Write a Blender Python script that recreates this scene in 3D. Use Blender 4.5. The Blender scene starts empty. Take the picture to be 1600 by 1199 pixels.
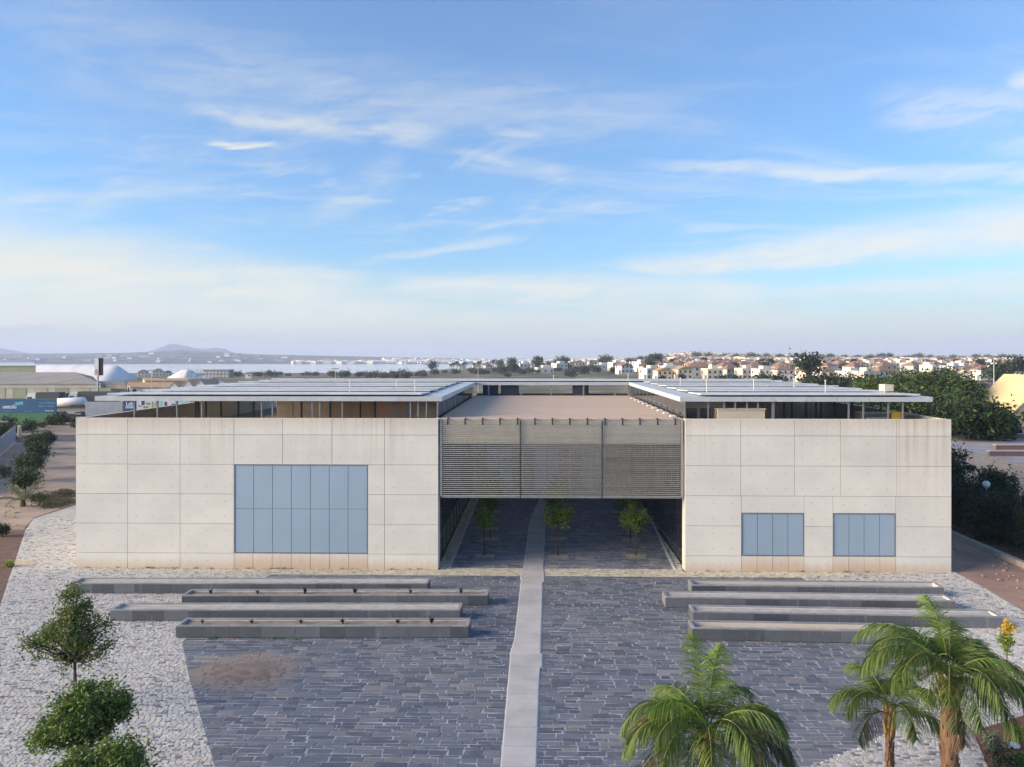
import bpy, math, random
import numpy as np
from mathutils import Vector, Matrix
R = math.radians
sc = bpy.context.scene
col = sc.collection
F, HC, YH = 1201.0, 12.5, 556.0            # lens in photo pixels, camera height, horizon row

# ------------------------------------------------------------------ node helpers
class S:                                    # a socket with arithmetic
    def __init__(s, g, k): s.g, s.k = g, k
    def __add__(s, o): return s.g.m('ADD', s, o)
    __radd__ = __add__
    def __sub__(s, o): return s.g.m('SUBTRACT', s, o)
    def __rsub__(s, o): return s.g.m('SUBTRACT', o, s)
    def __mul__(s, o): return s.g.m('MULTIPLY', s, o)
    __rmul__ = __mul__
    def __truediv__(s, o): return s.g.m('DIVIDE', s, o)
    def __rtruediv__(s, o): return s.g.m('DIVIDE', o, s)
class Graph:
    def __init__(s, nt): s.nt = nt
    def n(s, t, **kw):
        nd = s.nt.nodes.new(t)
        for k, v in kw.items(): setattr(nd, k, v)
        return nd
    def put(s, v, sock):
        if isinstance(v, S): s.nt.links.new(v.k, sock)
        elif isinstance(v, (tuple, list)) and sock.type == 'RGBA' and len(v) == 3: sock.default_value = (*v, 1)
        else: sock.default_value = v
    def m(s, op, *a, clamp=False):
        nd = s.n('ShaderNodeMath', operation=op, use_clamp=clamp)
        for i, v in enumerate(a): s.put(v, nd.inputs[i])
        return S(s, nd.outputs[0])
    def sstep(s, x, a, b, lo=0., hi=1.):
        nd = s.n('ShaderNodeMapRange', interpolation_type='SMOOTHSTEP', clamp=True)
        for i, v in enumerate((x, a, b, lo, hi)): s.put(v, nd.inputs[i])
        return S(s, nd.outputs[0])
    def comb(s, x, y, z):
        nd = s.n('ShaderNodeCombineXYZ')
        for i, v in enumerate((x, y, z)): s.put(v, nd.inputs[i])
        return S(s, nd.outputs[0])
    def sep(s, v):
        nd = s.n('ShaderNodeSeparateXYZ'); s.put(v, nd.inputs[0])
        return [S(s, o) for o in nd.outputs]
    def noise(s, v, scale, detail=3., rough=.5, dist=0.):
        nd = s.n('ShaderNodeTexNoise'); s.put(v, nd.inputs['Vector'])
        for k, x in (('Scale', scale), ('Detail', detail), ('Roughness', rough), ('Distortion', dist)): s.put(x, nd.inputs[k])
        return S(s, nd.outputs['Fac'])
    def mix(s, f, a, b, blend='MIX'):
        nd = s.n('ShaderNodeMixRGB', blend_type=blend)
        s.put(f, nd.inputs[0]); s.put(a, nd.inputs[1]); s.put(b, nd.inputs[2])
        return S(s, nd.outputs[0])
    def ramp(s, f, stops):
        nd = s.n('ShaderNodeValToRGB'); cr = nd.color_ramp
        while len(cr.elements) < len(stops): cr.elements.new(.5)
        for e, (p, c) in zip(cr.elements, stops): e.position = p; e.color = (*c, 1)
        s.put(f, nd.inputs[0]); return S(s, nd.outputs[0])
    def pos(s): return S(s, s.n('ShaderNodeNewGeometry').outputs['Position'])
    def island(s): return S(s, s.n('ShaderNodeNewGeometry').outputs['Random Per Island'])
    def orand(s): return S(s, s.n('ShaderNodeObjectInfo').outputs['Random'])
    def gauss(s, x, w): return s.m('POWER', 2.718, s.m('MULTIPLY', s.m('POWER', s.m('ABSOLUTE', x / w), 2.), -1.))

# ------------------------------------------------------------------ camera, sky, sun, exposure
cam = bpy.data.cameras.new('camera'); camo = bpy.data.objects.new('camera', cam); col.objects.link(camo)
cam.sensor_width = 36; cam.lens = 36 * F / 1600; cam.shift_y = (YH - 599.5) / 1600
cam.clip_start = .5; cam.clip_end = 40000
camo.location = (0, 0, HC); camo.rotation_euler = (R(90), 0, 0); sc.camera = camo

SUN_AZ, SUN_EL = R(-101), R(9.5)
EXPOSURE = 2.62
world = bpy.data.worlds.new('World'); sc.world = world; world.use_nodes = True
g = Graph(world.node_tree); bg = world.node_tree.nodes['Background']
sky = g.n('ShaderNodeTexSky', sky_type='NISHITA', sun_disc=False, sun_elevation=SUN_EL, sun_rotation=SUN_AZ % (2 * math.pi))
sky.air_density = 1.0; sky.dust_density = .4; sky.ozone_density = 3.0; sky.altitude = 0
skyc = S(g, sky.outputs[0])
d = S(g, g.n('ShaderNodeTexCoord').outputs['Generated'])
dx, dy, dz = g.sep(d)
az = g.m('ARCTAN2', dx, dy)                 # 0 = straight ahead, + to the right
el = g.m('ARCSINE', dz)
elp = g.m('MAXIMUM', el, 0.)
base = g.mix(.10, g.mix(1., skyc, (.565, .75, .945), 'MULTIPLY'), (2.1, 2.35, 2.55))
# high thin cirrus laid out on a layer overhead, so that it closes up towards the horizon
k = 1. / (g.m('MAXIMUM', dz, 0.) + .07)
wx, wy = dx * k, dy * k
warp = g.noise(g.comb(wx * .55, wy * .55, 3.1), 1., 4., .55)
cirrus = g.noise(g.comb(wx * .42 + warp * 1.1, wy * 1.25 + warp * 1.6, 1.7), 1.5, 8., .66, .3)
veil = g.sstep(cirrus, .47, .78) * g.sstep(el, .50, .16, .35, 1.) * .50
broad = g.noise(g.comb(az * 2.2, el * 9. - az * .6, 7.3), 1.2, 6., .58, .5)
fine = g.noise(g.comb(az * 9. + warp * 2., el * 42. - az * 3., 2.2), 1., 6., .62, .4)
lowbank = g.sstep(el + broad * .16 - .08 + fine * .05 - .025, .105, .022)
def streak(a0, e0, a1, e1, w0, w1, amp, tex=.75):
    sl = (e1 - e0) / (a1 - a0)
    u = (az - a0) / (a1 - a0)
    lat = el - (az - a0) * sl - e0 + (fine - .5) * .022 + (broad - .5) * .045
    wid = g.m('MAXIMUM', u * (w1 - w0) + w0, .0012)
    ends = g.sstep(u, -.05, .25) * g.sstep(u, 1.05, .80)
    return g.m('POWER', 2.718, g.m('POWER', g.m('ABSOLUTE', lat / wid), 3.) * -1.) * ends * (g.sstep(fine, .36, .60) * tex + (1. - tex)) * amp
def ae(px, py): return math.atan2(px - 800, F), math.atan2(YH - py, math.hypot(F, px - 800))
def st(p, q, w0, w1, amp, tex=.75):
    a, b = ae(*p), ae(*q)
    return streak(a[0], a[1], b[0], b[1], w0, w1, amp, tex)
fib = g.noise(g.comb(az * 5. + el * 9. + warp * 1.5, el * 26. - az * 7., 5.5), 1., 7., .68, .8)
parts_ = [st((250, 152), (725, 212), .010, .020, .55), st((985, 248), (1720, 270), .005, .014, .72, .4), st((890, 420), (2000, 325), .003, .052, 1.0, .45),
          st((318, 216), (440, 224), .0035, .006, 1.0, .95), st((690, 232), (900, 276), .006, .012, .45), st((500, 420), (830, 372), .004, .008, .45),
          st((540, 448), (1260, 446), .014, .024, .88, .5), st((-420, 388), (620, 450), .066, .020, .98, .35), st((1150, 456), (1760, 436), .008, .014, .75, .5), st((-300, 470), (760, 490), .030, .020, .75, .45), st((560, 486), (1300, 490), .020, .016, .6, .5), st((-200, 350), (420, 400), .020, .012, .45, .9),
          st((1350, 165), (1750, 200), .020, .040, .55), st((1150, 170), (-100, 10), .035, .060, .26), st((700, 466), (830, 458), .003, .004, .6, .3),
          st((470, 350), (640, 255), .020, .030, .28), st((1300, 424), (1440, 418), .002, .003, .5, .3), st((1560, 140), (1700, 120), .008, .012, .8, .4),
          st((200, 340), (-200, 300), .020, .030, .35), st((740, 195), (860, 215), .006, .008, .4)]
cl = parts_[0]
for p_ in parts_[1:]: cl = g.m('MAXIMUM', cl, p_)
cl = 1. - (1. - cl * (g.sstep(fib, .28, .56) * .55 + .45)) * (1. - veil)
wisps = g.sstep(fib, .50, .72) * g.gauss(el - .21, .075) * g.gauss(az + .12, .28) * .55
cl = 1. - (1. - cl) * (1. - wisps)
warm = g.sstep(az, .7, -1.2)
ccol = g.mix(warm, (2.75, 2.78, 2.6), (2.85, 2.68, 2.2))
lowcol = g.mix(warm, (2.2, 2.3, 2.15), (2.6, 2.42, 1.9))
gap = g.m('MAXIMUM', st((1060, 428), (1800, 404), .006, .016, .85, .3), st((380, 405), (640, 418), .010, .008, .6, .5))
cl = cl * (1. - gap)
c = g.mix(lowbank * (1. - gap * .8) * (g.sstep(broad, .34, .60) * .48 + .46), base, lowcol)
c = g.mix(g.m('MULTIPLY', cl, .92, clamp=True), c, ccol)
# the blue-grey bank lying on the horizon
bank = g.sstep(el + (broad - .5) * .014, .030, .004) * .70
c = g.mix(bank, c, g.mix(g.sstep(az, -.15, -.6), (2.0, 2.15, 2.3), (2.45, 2.42, 2.15)))
small = g.m('MAXIMUM', streak(*ae(-60, 516), *ae(95, 518), .005, .006, .55, .3), streak(*ae(190, 511), *ae(270, 512), .002, .002, .35, .3))
c = g.mix(small, c, (1.65, 1.8, 1.95))
g.put(c, bg.inputs[0]); bg.inputs[1].default_value = .055
sun = bpy.data.lights.new('sun', 'SUN'); suno = bpy.data.objects.new('sun', sun); col.objects.link(suno)
sun.energy = 2.3; sun.angle = R(48); sun.color = (1, .80, .56)
sd = Vector((math.sin(SUN_AZ) * math.cos(SUN_EL), math.cos(SUN_AZ) * math.cos(SUN_EL), math.sin(SUN_EL)))
suno.rotation_euler = sd.to_track_quat('Z', 'Y').to_euler(); suno.location = (-60, 10, 40)
vs = sc.view_settings
vs.view_transform = 'Standard'; vs.look = 'None'; vs.exposure = EXPOSURE; vs.gamma = 1; vs.use_curve_mapping = False
sc.cycles.use_denoising = True
sc.cycles.max_bounces = 10; sc.cycles.diffuse_bounces = 5; sc.cycles.glossy_bounces = 3; sc.cycles.transmission_bounces = 4
sc.cycles.volume_bounces = 1; sc.cycles.transparent_max_bounces = 8
sc.cycles.caustics_reflective = False; sc.cycles.caustics_refractive = False

# ------------------------------------------------------------------ mesh helpers
class MB:
    def __init__(s): s.v, s.f, s.n = [], [], 0
    def add(s, v, f, m=0):
        v = np.asarray(v, float).reshape(-1, 3)
        s.v.append(v)
        if isinstance(f, np.ndarray): s.f.append((f + s.n, m))
        else:
            by = {}
            for q in f: by.setdefault(len(q), []).append(q)
            for qs in by.values(): s.f.append((np.array(qs) + s.n, m))
        s.n += len(v); return s
    def hexa(s, v, m=0):                    # 8 corners: bottom ring then top ring
        return s.add(v, [(3, 2, 1, 0), (4, 5, 6, 7), (0, 1, 5, 4), (1, 2, 6, 5), (2, 3, 7, 6), (3, 0, 4, 7)], m)
    def box(s, x0, x1, y0, y1, z0, z1, m=0, mp=None):
        v = [(x, y, z) for z in (z0, z1) for x, y in ((x0, y0), (x1, y0), (x1, y1), (x0, y1))]
        if mp: v = [mp(*p) for p in v]
        return s.hexa(v, m)
    def prism(s, poly, z0, z1, m=0):        # polygon of (x, y), anticlockwise
        n = len(poly)
        v = [(x, y, z0) for x, y in poly] + [(x, y, z1) for x, y in poly]
        return s.add(v, [tuple(range(n - 1, -1, -1)), tuple(range(n, 2 * n))] + [(i, (i + 1) % n, n + (i + 1) % n, n + i) for i in range(n)], m)
    def tube(s, pts, rad, n=8, m=0, cap=True):
        pts = [Vector(p) for p in pts]; rings = []
        for i, p in enumerate(pts):
            t = (pts[min(i + 1, len(pts) - 1)] - pts[max(i - 1, 0)]).normalized()
            a = t.cross(Vector((0, 0, 1)) if abs(t.z) < .9 else Vector((1, 0, 0))).normalized(); b = t.cross(a)
            r = rad[i] if isinstance(rad, (list, tuple)) else rad
            rings += [p + (a * math.cos(2 * math.pi * k / n) + b * math.sin(2 * math.pi * k / n)) * r for k in range(n)]
        f = [(i * n + k, i * n + (k + 1) % n, (i + 1) * n + (k + 1) % n, (i + 1) * n + k) for i in range(len(pts) - 1) for k in range(n)]
        if cap: f += [tuple(range(n - 1, -1, -1)), tuple((len(pts) - 1) * n + k for k in range(n))]
        return s.add(rings, f, m)
    def ball(s, c, r, m=0, nu=10, nv=7, rz=None):
        rz = rz or r; v = [(c[0], c[1], c[2] - rz)]
        for j in range(1, nv):
            p = math.pi * j / nv - math.pi / 2
            v += [(c[0] + r * math.cos(p) * math.cos(2 * math.pi * i / nu), c[1] + r * math.cos(p) * math.sin(2 * math.pi * i / nu), c[2] + rz * math.sin(p)) for i in range(nu)]
        v.append((c[0], c[1], c[2] + rz)); last = len(v) - 1
        f = [(0, 1 + (i + 1) % nu, 1 + i) for i in range(nu)] + [(last, last - nu + i, last - nu + (i + 1) % nu) for i in range(nu)]
        f += [(1 + j * nu + i, 1 + j * nu + (i + 1) % nu, 1 + (j + 1) * nu + (i + 1) % nu, 1 + (j + 1) * nu + i) for j in range(nv - 2) for i in range(nu)]
        return s.add(v, f, m)
    def leaves(s, P, size, rs, m=0, up=.35, asp=.5):
        n = len(P); N = rs.normal(size=(n, 3)); N[:, 2] = np.abs(N[:, 2]) * 1.0 + up
        N /= np.linalg.norm(N, axis=1)[:, None]
        T = np.cross(N, rs.normal(size=(n, 3))); T /= np.linalg.norm(T, axis=1)[:, None] + 1e-9
        Bv = np.cross(N, T); L = (size * rs.uniform(.6, 1.3, n))[:, None]
        v = np.stack([P - T * L, P - Bv * L * asp - N * L * .15, P + T * L, P + Bv * L * asp - N * L * .15], 1)
        return s.add(v.reshape(-1, 3), np.arange(4 * n).reshape(n, 4), m)
    def mesh(s, name, mats, origin=(0, 0, 0)):
        me = bpy.data.meshes.new(name)
        v = np.concatenate(s.v) - np.asarray(origin, float)
        loops = np.concatenate([f.ravel() for f, _ in s.f]); sizes = np.concatenate([np.full(len(f), f.shape[1]) for f, _ in s.f])
        mi = np.concatenate([np.full(len(f), m) for f, m in s.f])
        me.vertices.add(len(v)); me.vertices.foreach_set('co', v.astype(np.float32).ravel())
        me.loops.add(len(loops)); me.loops.foreach_set('vertex_index', loops.astype(np.int32))
        me.polygons.add(len(sizes)); me.polygons.foreach_set('loop_start', np.concatenate([[0], np.cumsum(sizes)[:-1]]).astype(np.int32))
        me.polygons.foreach_set('material_index', mi.astype(np.int32))
        for m in (mats if isinstance(mats, (list, tuple)) else [mats]): me.materials.append(m)
        me.polygons.foreach_set('use_smooth', np.zeros(len(me.polygons), bool)); me.update(calc_edges=True); return me
    def build(s, name, mats, parent=None, kind=None, label=None, smooth=False, origin=None):
        o0 = tuple(origin) if origin is not None else (wloc(parent) if parent else (0, 0, 0))
        me = s.mesh(name, mats, o0)
        if smooth: me.polygons.foreach_set('use_smooth', np.ones(len(me.polygons), bool))
        o = bpy.data.objects.new(name, me); col.objects.link(o)
        if parent: o.parent = parent; o['_o'] = o0
        else: o.location = o0; o['_o'] = o0
        if kind: o['kind'] = kind
        if label: o['label'] = label
        return o
def wloc(o): return tuple(o['_o'])
def tag(o, label, cat, group=None):
    o['label'] = label; o['category'] = cat
    if group: o['group'] = group
    return o
def thing(name, label, cat, loc, group=None, rz=0):
    o = bpy.data.objects.new(name, None); col.objects.link(o); o.location = loc; o.rotation_euler = (0, 0, rz); o['_o'] = tuple(loc)
    o.empty_display_size = .2
    return tag(o, label, cat, group)
KIDS = {}
def copy_tree(o, parent=None, loc=None, rz=None, scale=None, label=None, group=None):
    c = o.copy(); col.objects.link(c)
    if parent: c.parent = parent
    if loc is not None: c.location = loc; c['_o'] = tuple(loc)
    if rz is not None: c.rotation_euler = (0, 0, rz)
    if scale is not None: c.scale = scale if isinstance(scale, tuple) else (scale,) * 3
    if label: c['label'] = label
    if group: c['group'] = group
    for ch in KIDS.setdefault(o.name, list(o.children)): copy_tree(ch, c)
    return c
def sm(x, a, b):
    t = np.clip((x - a) / (b - a), 0, 1); return t * t * (3 - 2 * t)
def X_(px, Y): return (px - 800) * Y / F
def Z_(py, Y): return HC - (py - YH) * Y / F
def G_(px, py, z=0.): Y = (HC - z) * F / (py - YH); return (X_(px, Y), Y)

# ------------------------------------------------------------------ materials
MATS = {}
def mat(name, fn, rough=.8, metal=0., spec=.3):
    m = bpy.data.materials.new(name); m.use_nodes = True; g = Graph(m.node_tree); b = m.node_tree.nodes['Principled BSDF']
    b.inputs['Roughness'].default_value = rough; b.inputs['Metallic'].default_value = metal; b.inputs['Specular IOR Level'].default_value = spec
    c = fn(g, b) if callable(fn) else fn
    if c is not None: g.put(c, b.inputs['Base Color'])
    MATS[name] = m; return m
def bump(g, b, h, strength=.3, dist=.02):
    nd = g.n('ShaderNodeBump'); nd.inputs['Strength'].default_value = strength; nd.inputs['Distance'].default_value = dist
    g.put(h, nd.inputs['Height']); g.nt.links.new(nd.outputs[0], b.inputs['Normal'])
def speck(c1, c2, scale, var=0., bs=0., bd=.02, stretch=(1, 1, 1), lo=.35, hi=.65, rand='o', detail=5.):
    def fn(g, b):
        x, y, z = g.sep(g.pos()); n = g.noise(g.comb(x * stretch[0], y * stretch[1], z * stretch[2]), scale, detail, .6)
        c = g.mix(g.sstep(n, lo, hi), c1, c2)
        if var:
            r = g.orand() if rand == 'o' else (g.island() if rand == 'i' else g.m('FRACT', g.orand() * 7.31 + g.island()))
            c = g.mix(1., c, g.ramp(r, [(0, (1 - var,) * 3), (1, (1 + var,) * 3)]), 'MULTIPLY')
        if bs: bump(g, b, n, bs, bd)
        return c
    return fn

def facade(stain):
    def fn(g, b):
        x, y, z = g.sep(g.pos())
        cloud = g.noise(g.comb(x * .35, y, z * .5), 1., 5., .6); grain = g.noise(g.pos(), 14., 4., .6)
        c = g.mix(g.sstep(cloud, .3, .7), (.80, .77, .70), (.70, .68, .63))
        c = g.mix(grain * .25, c, (.68, .655, .61))
        r = g.orand(); c = g.mix(1., c, g.ramp(r, [(0, (.95, .955, .96)), (1, (1.03, 1.03, 1.02))]), 'MULTIPLY')
        run = g.noise(g.comb(x * 3.2, 0., z * .10), 1., 6., .65); zone = g.noise(g.comb(x * .16, 3., 0.), 1., 3., .5)
        top = g.sstep(z, 5.0, 8.7) * g.sstep(run, .47, .72) * g.sstep(zone, .38, .62)
        end = g.sstep(x, 21.0, 22.2) * g.sstep(run, .38, .66) * g.sstep(z, .5, 7.)
        cap = g.sstep(z, 8.1, 8.8) * .30
        c = g.mix(g.m('MINIMUM', top * .5 + end * .15 + cap, .8), c, (.47, .35, .22))
        foot = g.sstep(z + (run - .5) * .7, .75 if not stain else 1.25, .02)
        c = g.mix(foot * (.55 if not stain else .75), c, (.56, .38, .24))
        bump(g, b, grain * .5 + cloud, .15, .01)
        return c
    return fn
mat('board_concrete', facade(False), .85); mat('stained_concrete', facade(True), .85)
mat('dark_joint', (.56, .545, .51), .9); mat('tie_cone', (.46, .445, .42), .9)
def perf(g, b):
    x, y, z = g.sep(g.pos()); w = g.m('SINE', x * 62.) * .5 + .5; v = g.m('SINE', z * 62.) * .5 + .5
    n = g.noise(g.comb(x * .8, y, z * .35), 1., 3.)
    return g.mix(w * v * .35, g.mix(n, (.36, .48, .60), (.43, .55, .67)), (.18, .25, .32))
mat('perforated_metal', perf, .42, .25)
mat('louvre_metal', speck((.54, .515, .465), (.44, .42, .38), 6, .12), .5, .3)
mat('beam', speck((.84, .78, .68), (.76, .70, .62), 2), .7)
mat('dark_glass', (.018, .026, .034), .06, 0, .6)
mat('grey_glass', speck((.12, .12, .125), (.19, .185, .18), .8, .3), .15, 0, .6)
mat('pale_pane', speck((.34, .42, .50), (.44, .52, .58), .7, .3), .2, 0, .5)
mat('roof_sheet', speck((.58, .605, .62), (.66, .68, .69), .8, .06), .4, .1)
mat('fascia_metal', speck((.56, .59, .62), (.49, .525, .555), 1.5, .04), .45, .15)
mat('steel', speck((.32, .33, .34), (.25, .26, .27), 5), .45, .4)
mat('dark_steel', (.07, .075, .08), .5, .4)
def polyc(g, b):
    c = speck((.84, .66, .52), (.74, .58, .46), 1.4, .12, stretch=(.5, 3, 1))(g, b)
    t = g.n('ShaderNodeBsdfTranslucent'); t.inputs[0].default_value = (.75, .68, .62, 1); mx = g.n('ShaderNodeMixShader'); mx.inputs[0].default_value = .25
    out = [n_ for n_ in g.nt.nodes if n_.type == 'OUTPUT_MATERIAL'][0]
    g.nt.links.new(b.outputs[0], mx.inputs[1]); g.nt.links.new(t.outputs[0], mx.inputs[2]); g.nt.links.new(mx.outputs[0], out.inputs[0]); return c
mat('roof_slat', polyc, .8)
mat('terrace_wall', speck((.66, .57, .49), (.54, .47, .41), .9, .06), .85)
mat('terrace_rose', speck((.76, .55, .40), (.64, .46, .34), .9, .06), .85)
mat('terrace_floor', speck((.28, .25, .23), (.38, .335, .295), .6), .9)
mat('cream_render', speck((.62, .55, .43), (.54, .48, .38), .7), .85)
def dirtmask(g):
    x, y, z = g.sep(g.pos()); a = (x + 10.55) / 2.35; bb = (y - 30.4) / 1.95
    n = g.noise(g.pos(), .9, 5., .6)
    return g.sstep(g.m('SQRT', a * a + bb * bb) + (n - .5) * .9, 1.2, .62)
def slate(g, b):
    r = g.m('FRACT', g.orand() * 5.7 + g.island()); n = g.noise(g.pos(), 3.2, 6., .65); big = g.noise(g.pos(), .16, 3.)
    c = g.ramp(r, [(0, (.080, .093, .122)), (.45, (.120, .136, .172)), (.85, (.162, .177, .21)), (.96, (.20, .188, .185)), (1, (.25, .25, .26))])
    c = g.mix(g.sstep(n, .52, .75) * .6, c, (.27, .28, .31)); c = g.mix(g.sstep(big, .45, .7) * .25, c, (.20, .19, .20))
    c = g.mix(dirtmask(g) * .93, c, g.mix(n, (.20, .165, .15), (.28, .24, .215)))
    bump(g, b, n, .35, .02); return c
mat('slate', slate, .62, 0, .4)
def dusty(g, b):  # same slate, colour lightened to offset the courtyard shade; no dust layer
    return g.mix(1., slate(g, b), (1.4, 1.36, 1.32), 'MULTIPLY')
mat('shade_lifted_slate', dusty, .7, 0, .4)
def mortar(g, b):
    n = g.noise(g.pos(), 1.1, 6., .7); c = g.mix(g.sstep(n, .35, .68), (.20, .215, .245), (.44, .465, .51))
    return g.mix(dirtmask(g) * .93, c, (.27, .22, .195))
mat('mortar', mortar, .9)
def setts(cols, g1, g2):
    def fn(g, b):
        r = g.island(); n = g.noise(g.pos(), .35, 4.); c = g.ramp(r, cols)
        return g.mix(g.sstep(n, .45, .75) * .35, c, g.mix(r, g1, g2))
    return fn
mat('pale_sett', setts([(0, (.14, .145, .16)), (.09, (.28, .28, .29)), (.25, (.43, .425, .415)), (.6, (.50, .49, .475)), (.9, (.58, .565, .54)), (1, (.54, .45, .37))], (.50, .49, .48), (.63, .61, .58)), .8)
mat('cream_sett', setts([(0, (.28, .26, .2)), (.15, (.45, .41, .31)), (.6, (.58, .53, .41)), (1, (.66, .63, .53))], (.46, .40, .28), (.58, .52, .40)), .8)
mat('sett_bed', speck((.36, .35, .34), (.46, .44, .41), .8), .95)
mat('path_concrete', speck((.49, .475, .465), (.42, .41, .405), .8, .09, .1), .8)
mat('path_edge', speck((.64, .63, .61), (.55, .54, .53), 1.2), .8)
def stone(g, b):
    n = g.noise(g.pos(), 2.4, 6., .65); x, y, z = g.sep(g.pos()); dr = g.noise(g.comb(x * 4, y, z * .7), 1.2, 4.)
    c = g.mix(n, (.085, .095, .112), (.15, .16, .178)); c = g.mix(g.sstep(dr, .58, .75) * .35, c, (.30, .30, .31))
    return g.mix(1., c, g.ramp(g.orand(), [(0, (.68, .68, .70)), (.5, (1.05, 1.05, 1.06)), (1, (1.35, 1.33, 1.32))]), 'MULTIPLY')
mat('planter_stone', stone, .6)
mat('planter_rim', speck((.30, .31, .33), (.23, .24, .26), 1.6, .1), .6)
mat('dry_soil', speck((.30, .245, .205), (.205, .17, .145), 1.8, bs=.6, bd=.05, detail=8), .95)
mat('pit_soil', speck((.56, .47, .36), (.38, .31, .235), 3, bs=.5, detail=8), .95)
mat('gravel_top', speck((.46, .45, .44), (.36, .35, .34), 2.2, bs=.5, detail=8), .95)
mat('sand', speck((.23, .19, .17), (.165, .135, .125), 2.5, .12, rand='i'), .95)
mat('bed_soil', speck((.105, .07, .055), (.165, .105, .08), 1.6, bs=.6, bd=.05, detail=8), .95)
mat('mulch', speck((.12, .055, .048), (.20, .095, .075), 5, bs=.8, bd=.05, detail=8), .95)
mat('tan_dirt', speck((.42, .32, .245), (.30, .235, .185), .35, bs=.4, bd=.08, detail=8), .95)
mat('rose_dirt', speck((.40, .265, .205), (.27, .18, .145), .4, bs=.4, bd=.08, detail=8), .95)
mat('asphalt', speck((.075, .075, .078), (.11, .108, .105), .4, detail=6), .9)
mat('kerb', speck((.44, .39, .32), (.34, .30, .25), 2), .9)
def leaf(c1, c2, c3, sc_=1.2, tr=.25):
    def fn(g, b):
        r = g.island(); n = g.noise(g.pos(), sc_, 3.)
        c = g.mix(r, c1, c2); c = g.mix(g.sstep(n, .46, .66), c, c3)
        c = g.mix(1., c, g.ramp(g.orand(), [(0, (.85, .9, .85)), (1, (1.15, 1.1, 1.1))]), 'MULTIPLY')
        t = g.n('ShaderNodeBsdfTranslucent'); g.put(c, t.inputs[0]); mx = g.n('ShaderNodeMixShader'); mx.inputs[0].default_value = tr
        out = [n_ for n_ in g.nt.nodes if n_.type == 'OUTPUT_MATERIAL'][0]
        g.nt.links.new(b.outputs[0], mx.inputs[1]); g.nt.links.new(t.outputs[0], mx.inputs[2]); g.nt.links.new(mx.outputs[0], out.inputs[0])
        return c
    return fn
mat('citrus_leaf', leaf((.065, .115, .030), (.135, .20, .05), (.10, .16, .04)), .5)
mat('citrus_yellow', leaf((.15, .135, .03), (.24, .19, .04), (.13, .09, .04)), .55)
mat('young_leaf', leaf((.16, .26, .04), (.28, .38, .07), (.21, .30, .05), 1.2, .4), .5)
mat('yellow_leaf', leaf((.42, .32, .03), (.55, .40, .04), (.35, .28, .03)), .55)
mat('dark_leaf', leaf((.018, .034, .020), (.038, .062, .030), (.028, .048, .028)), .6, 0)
mat('carob_leaf', leaf((.030, .060, .024), (.065, .105, .034), (.085, .125, .040), .35), .6)
mat('bright_leaf', leaf((.10, .15, .03), (.17, .21, .045), (.13, .17, .04), .4), .6)
mat('far_leaf', leaf((.035, .055, .030), (.065, .085, .042), (.05, .07, .035), .1), .7)
mat('scrub_leaf', leaf((.10, .095, .055), (.16, .145, .09), (.08, .09, .045), .2), .8)
mat('palm_leaf', leaf((.085, .145, .035), (.17, .235, .065), (.12, .19, .048), 1.0, .3), .6)
mat('palm_bright', leaf((.13, .235, .035), (.24, .34, .06), (.18, .28, .045), 1.0, .35), .6)
mat('palm_old', leaf((.065, .095, .04), (.13, .145, .065), (.18, .135, .075), 1.4, .2), .5)
mat('palm_dead', leaf((.16, .105, .065), (.24, .16, .10), (.12, .08, .06), 2, .1), .8)
mat('cycad_leaf', leaf((.13, .16, .10), (.22, .25, .17), (.16, .19, .12), 1, .1), .6)
mat('palm_stalk', speck((.16, .20, .05), (.22, .21, .07), 3), .5)
mat('palm_trunk', speck((.27, .155, .095), (.14, .085, .06), 5, bs=.8, bd=.04, stretch=(3, 3, .6)), .9)
mat('palm_sheath', speck((.50, .33, .13), (.38, .22, .09), 4), .6)
mat('bark', speck((.10, .075, .06), (.055, .045, .04), 8, bs=.5), .9)
def ground(g, b):
    x, y, z = g.sep(g.pos()); p = g.pos()
    n1 = g.noise(p, .035, 6., .62); n2 = g.noise(p, .4, 5., .6); st_ = g.noise(g.comb(x * .0016, y * .006, 0.), 1., 6., .62); st2 = g.noise(g.comb(x * .004, y * .02, 4.), 1., 4., .6)
    near = g.mix(g.sstep(n1, .40, .60), g.mix(n2, (.30, .235, .18), (.40, .315, .245)), g.mix(n2, (.10, .095, .055), (.17, .15, .095)))
    mid = g.mix(g.sstep(n1, .38, .58), (.20, .175, .125), (.085, .09, .05))
    c = g.mix(g.sstep(y, 150., 320.), near, mid)
    hill = g.mix(g.sstep(st_, .40, .60), (.035, .05, .04), (.14, .125, .09)); hill = g.mix(g.sstep(st2, .66, .74) * .8, hill, (.50, .49, .46))
    return g.mix(g.sstep(y, 2150., 2300.), c, hill)
mat('ground', ground, .95)
mat('mountain', (.09, .10, .10), .95)
def water(g, b):
    x, y, z = g.sep(g.pos()); n = g.noise(g.comb(x * .02, y * .10, 0.), 1., 4.)
    bump(g, b, n, .05, .3); return (.62, .63, .68)
mat('lake_water', water, .12, 0, .5)
for nm, c_ in dict(house_white=(.74, .70, .64), house_cream=(.76, .67, .53), house_grey=(.52, .51, .49), far_shed=(.34, .36, .38), window_dark=(.05, .055, .06), tile_brown=(.29, .185, .14), tile_ochre=(.50, .34, .19), tile_red=(.36, .17, .13), door_brown=(.2, .1, .06)).items():
    mat(nm, speck(c_, tuple(v * .86 for v in c_), .6, .08), .85)
mat('salt', speck((.78, .77, .78), (.66, .66, .69), .05, bs=.3, bd=.5), .9)
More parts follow.
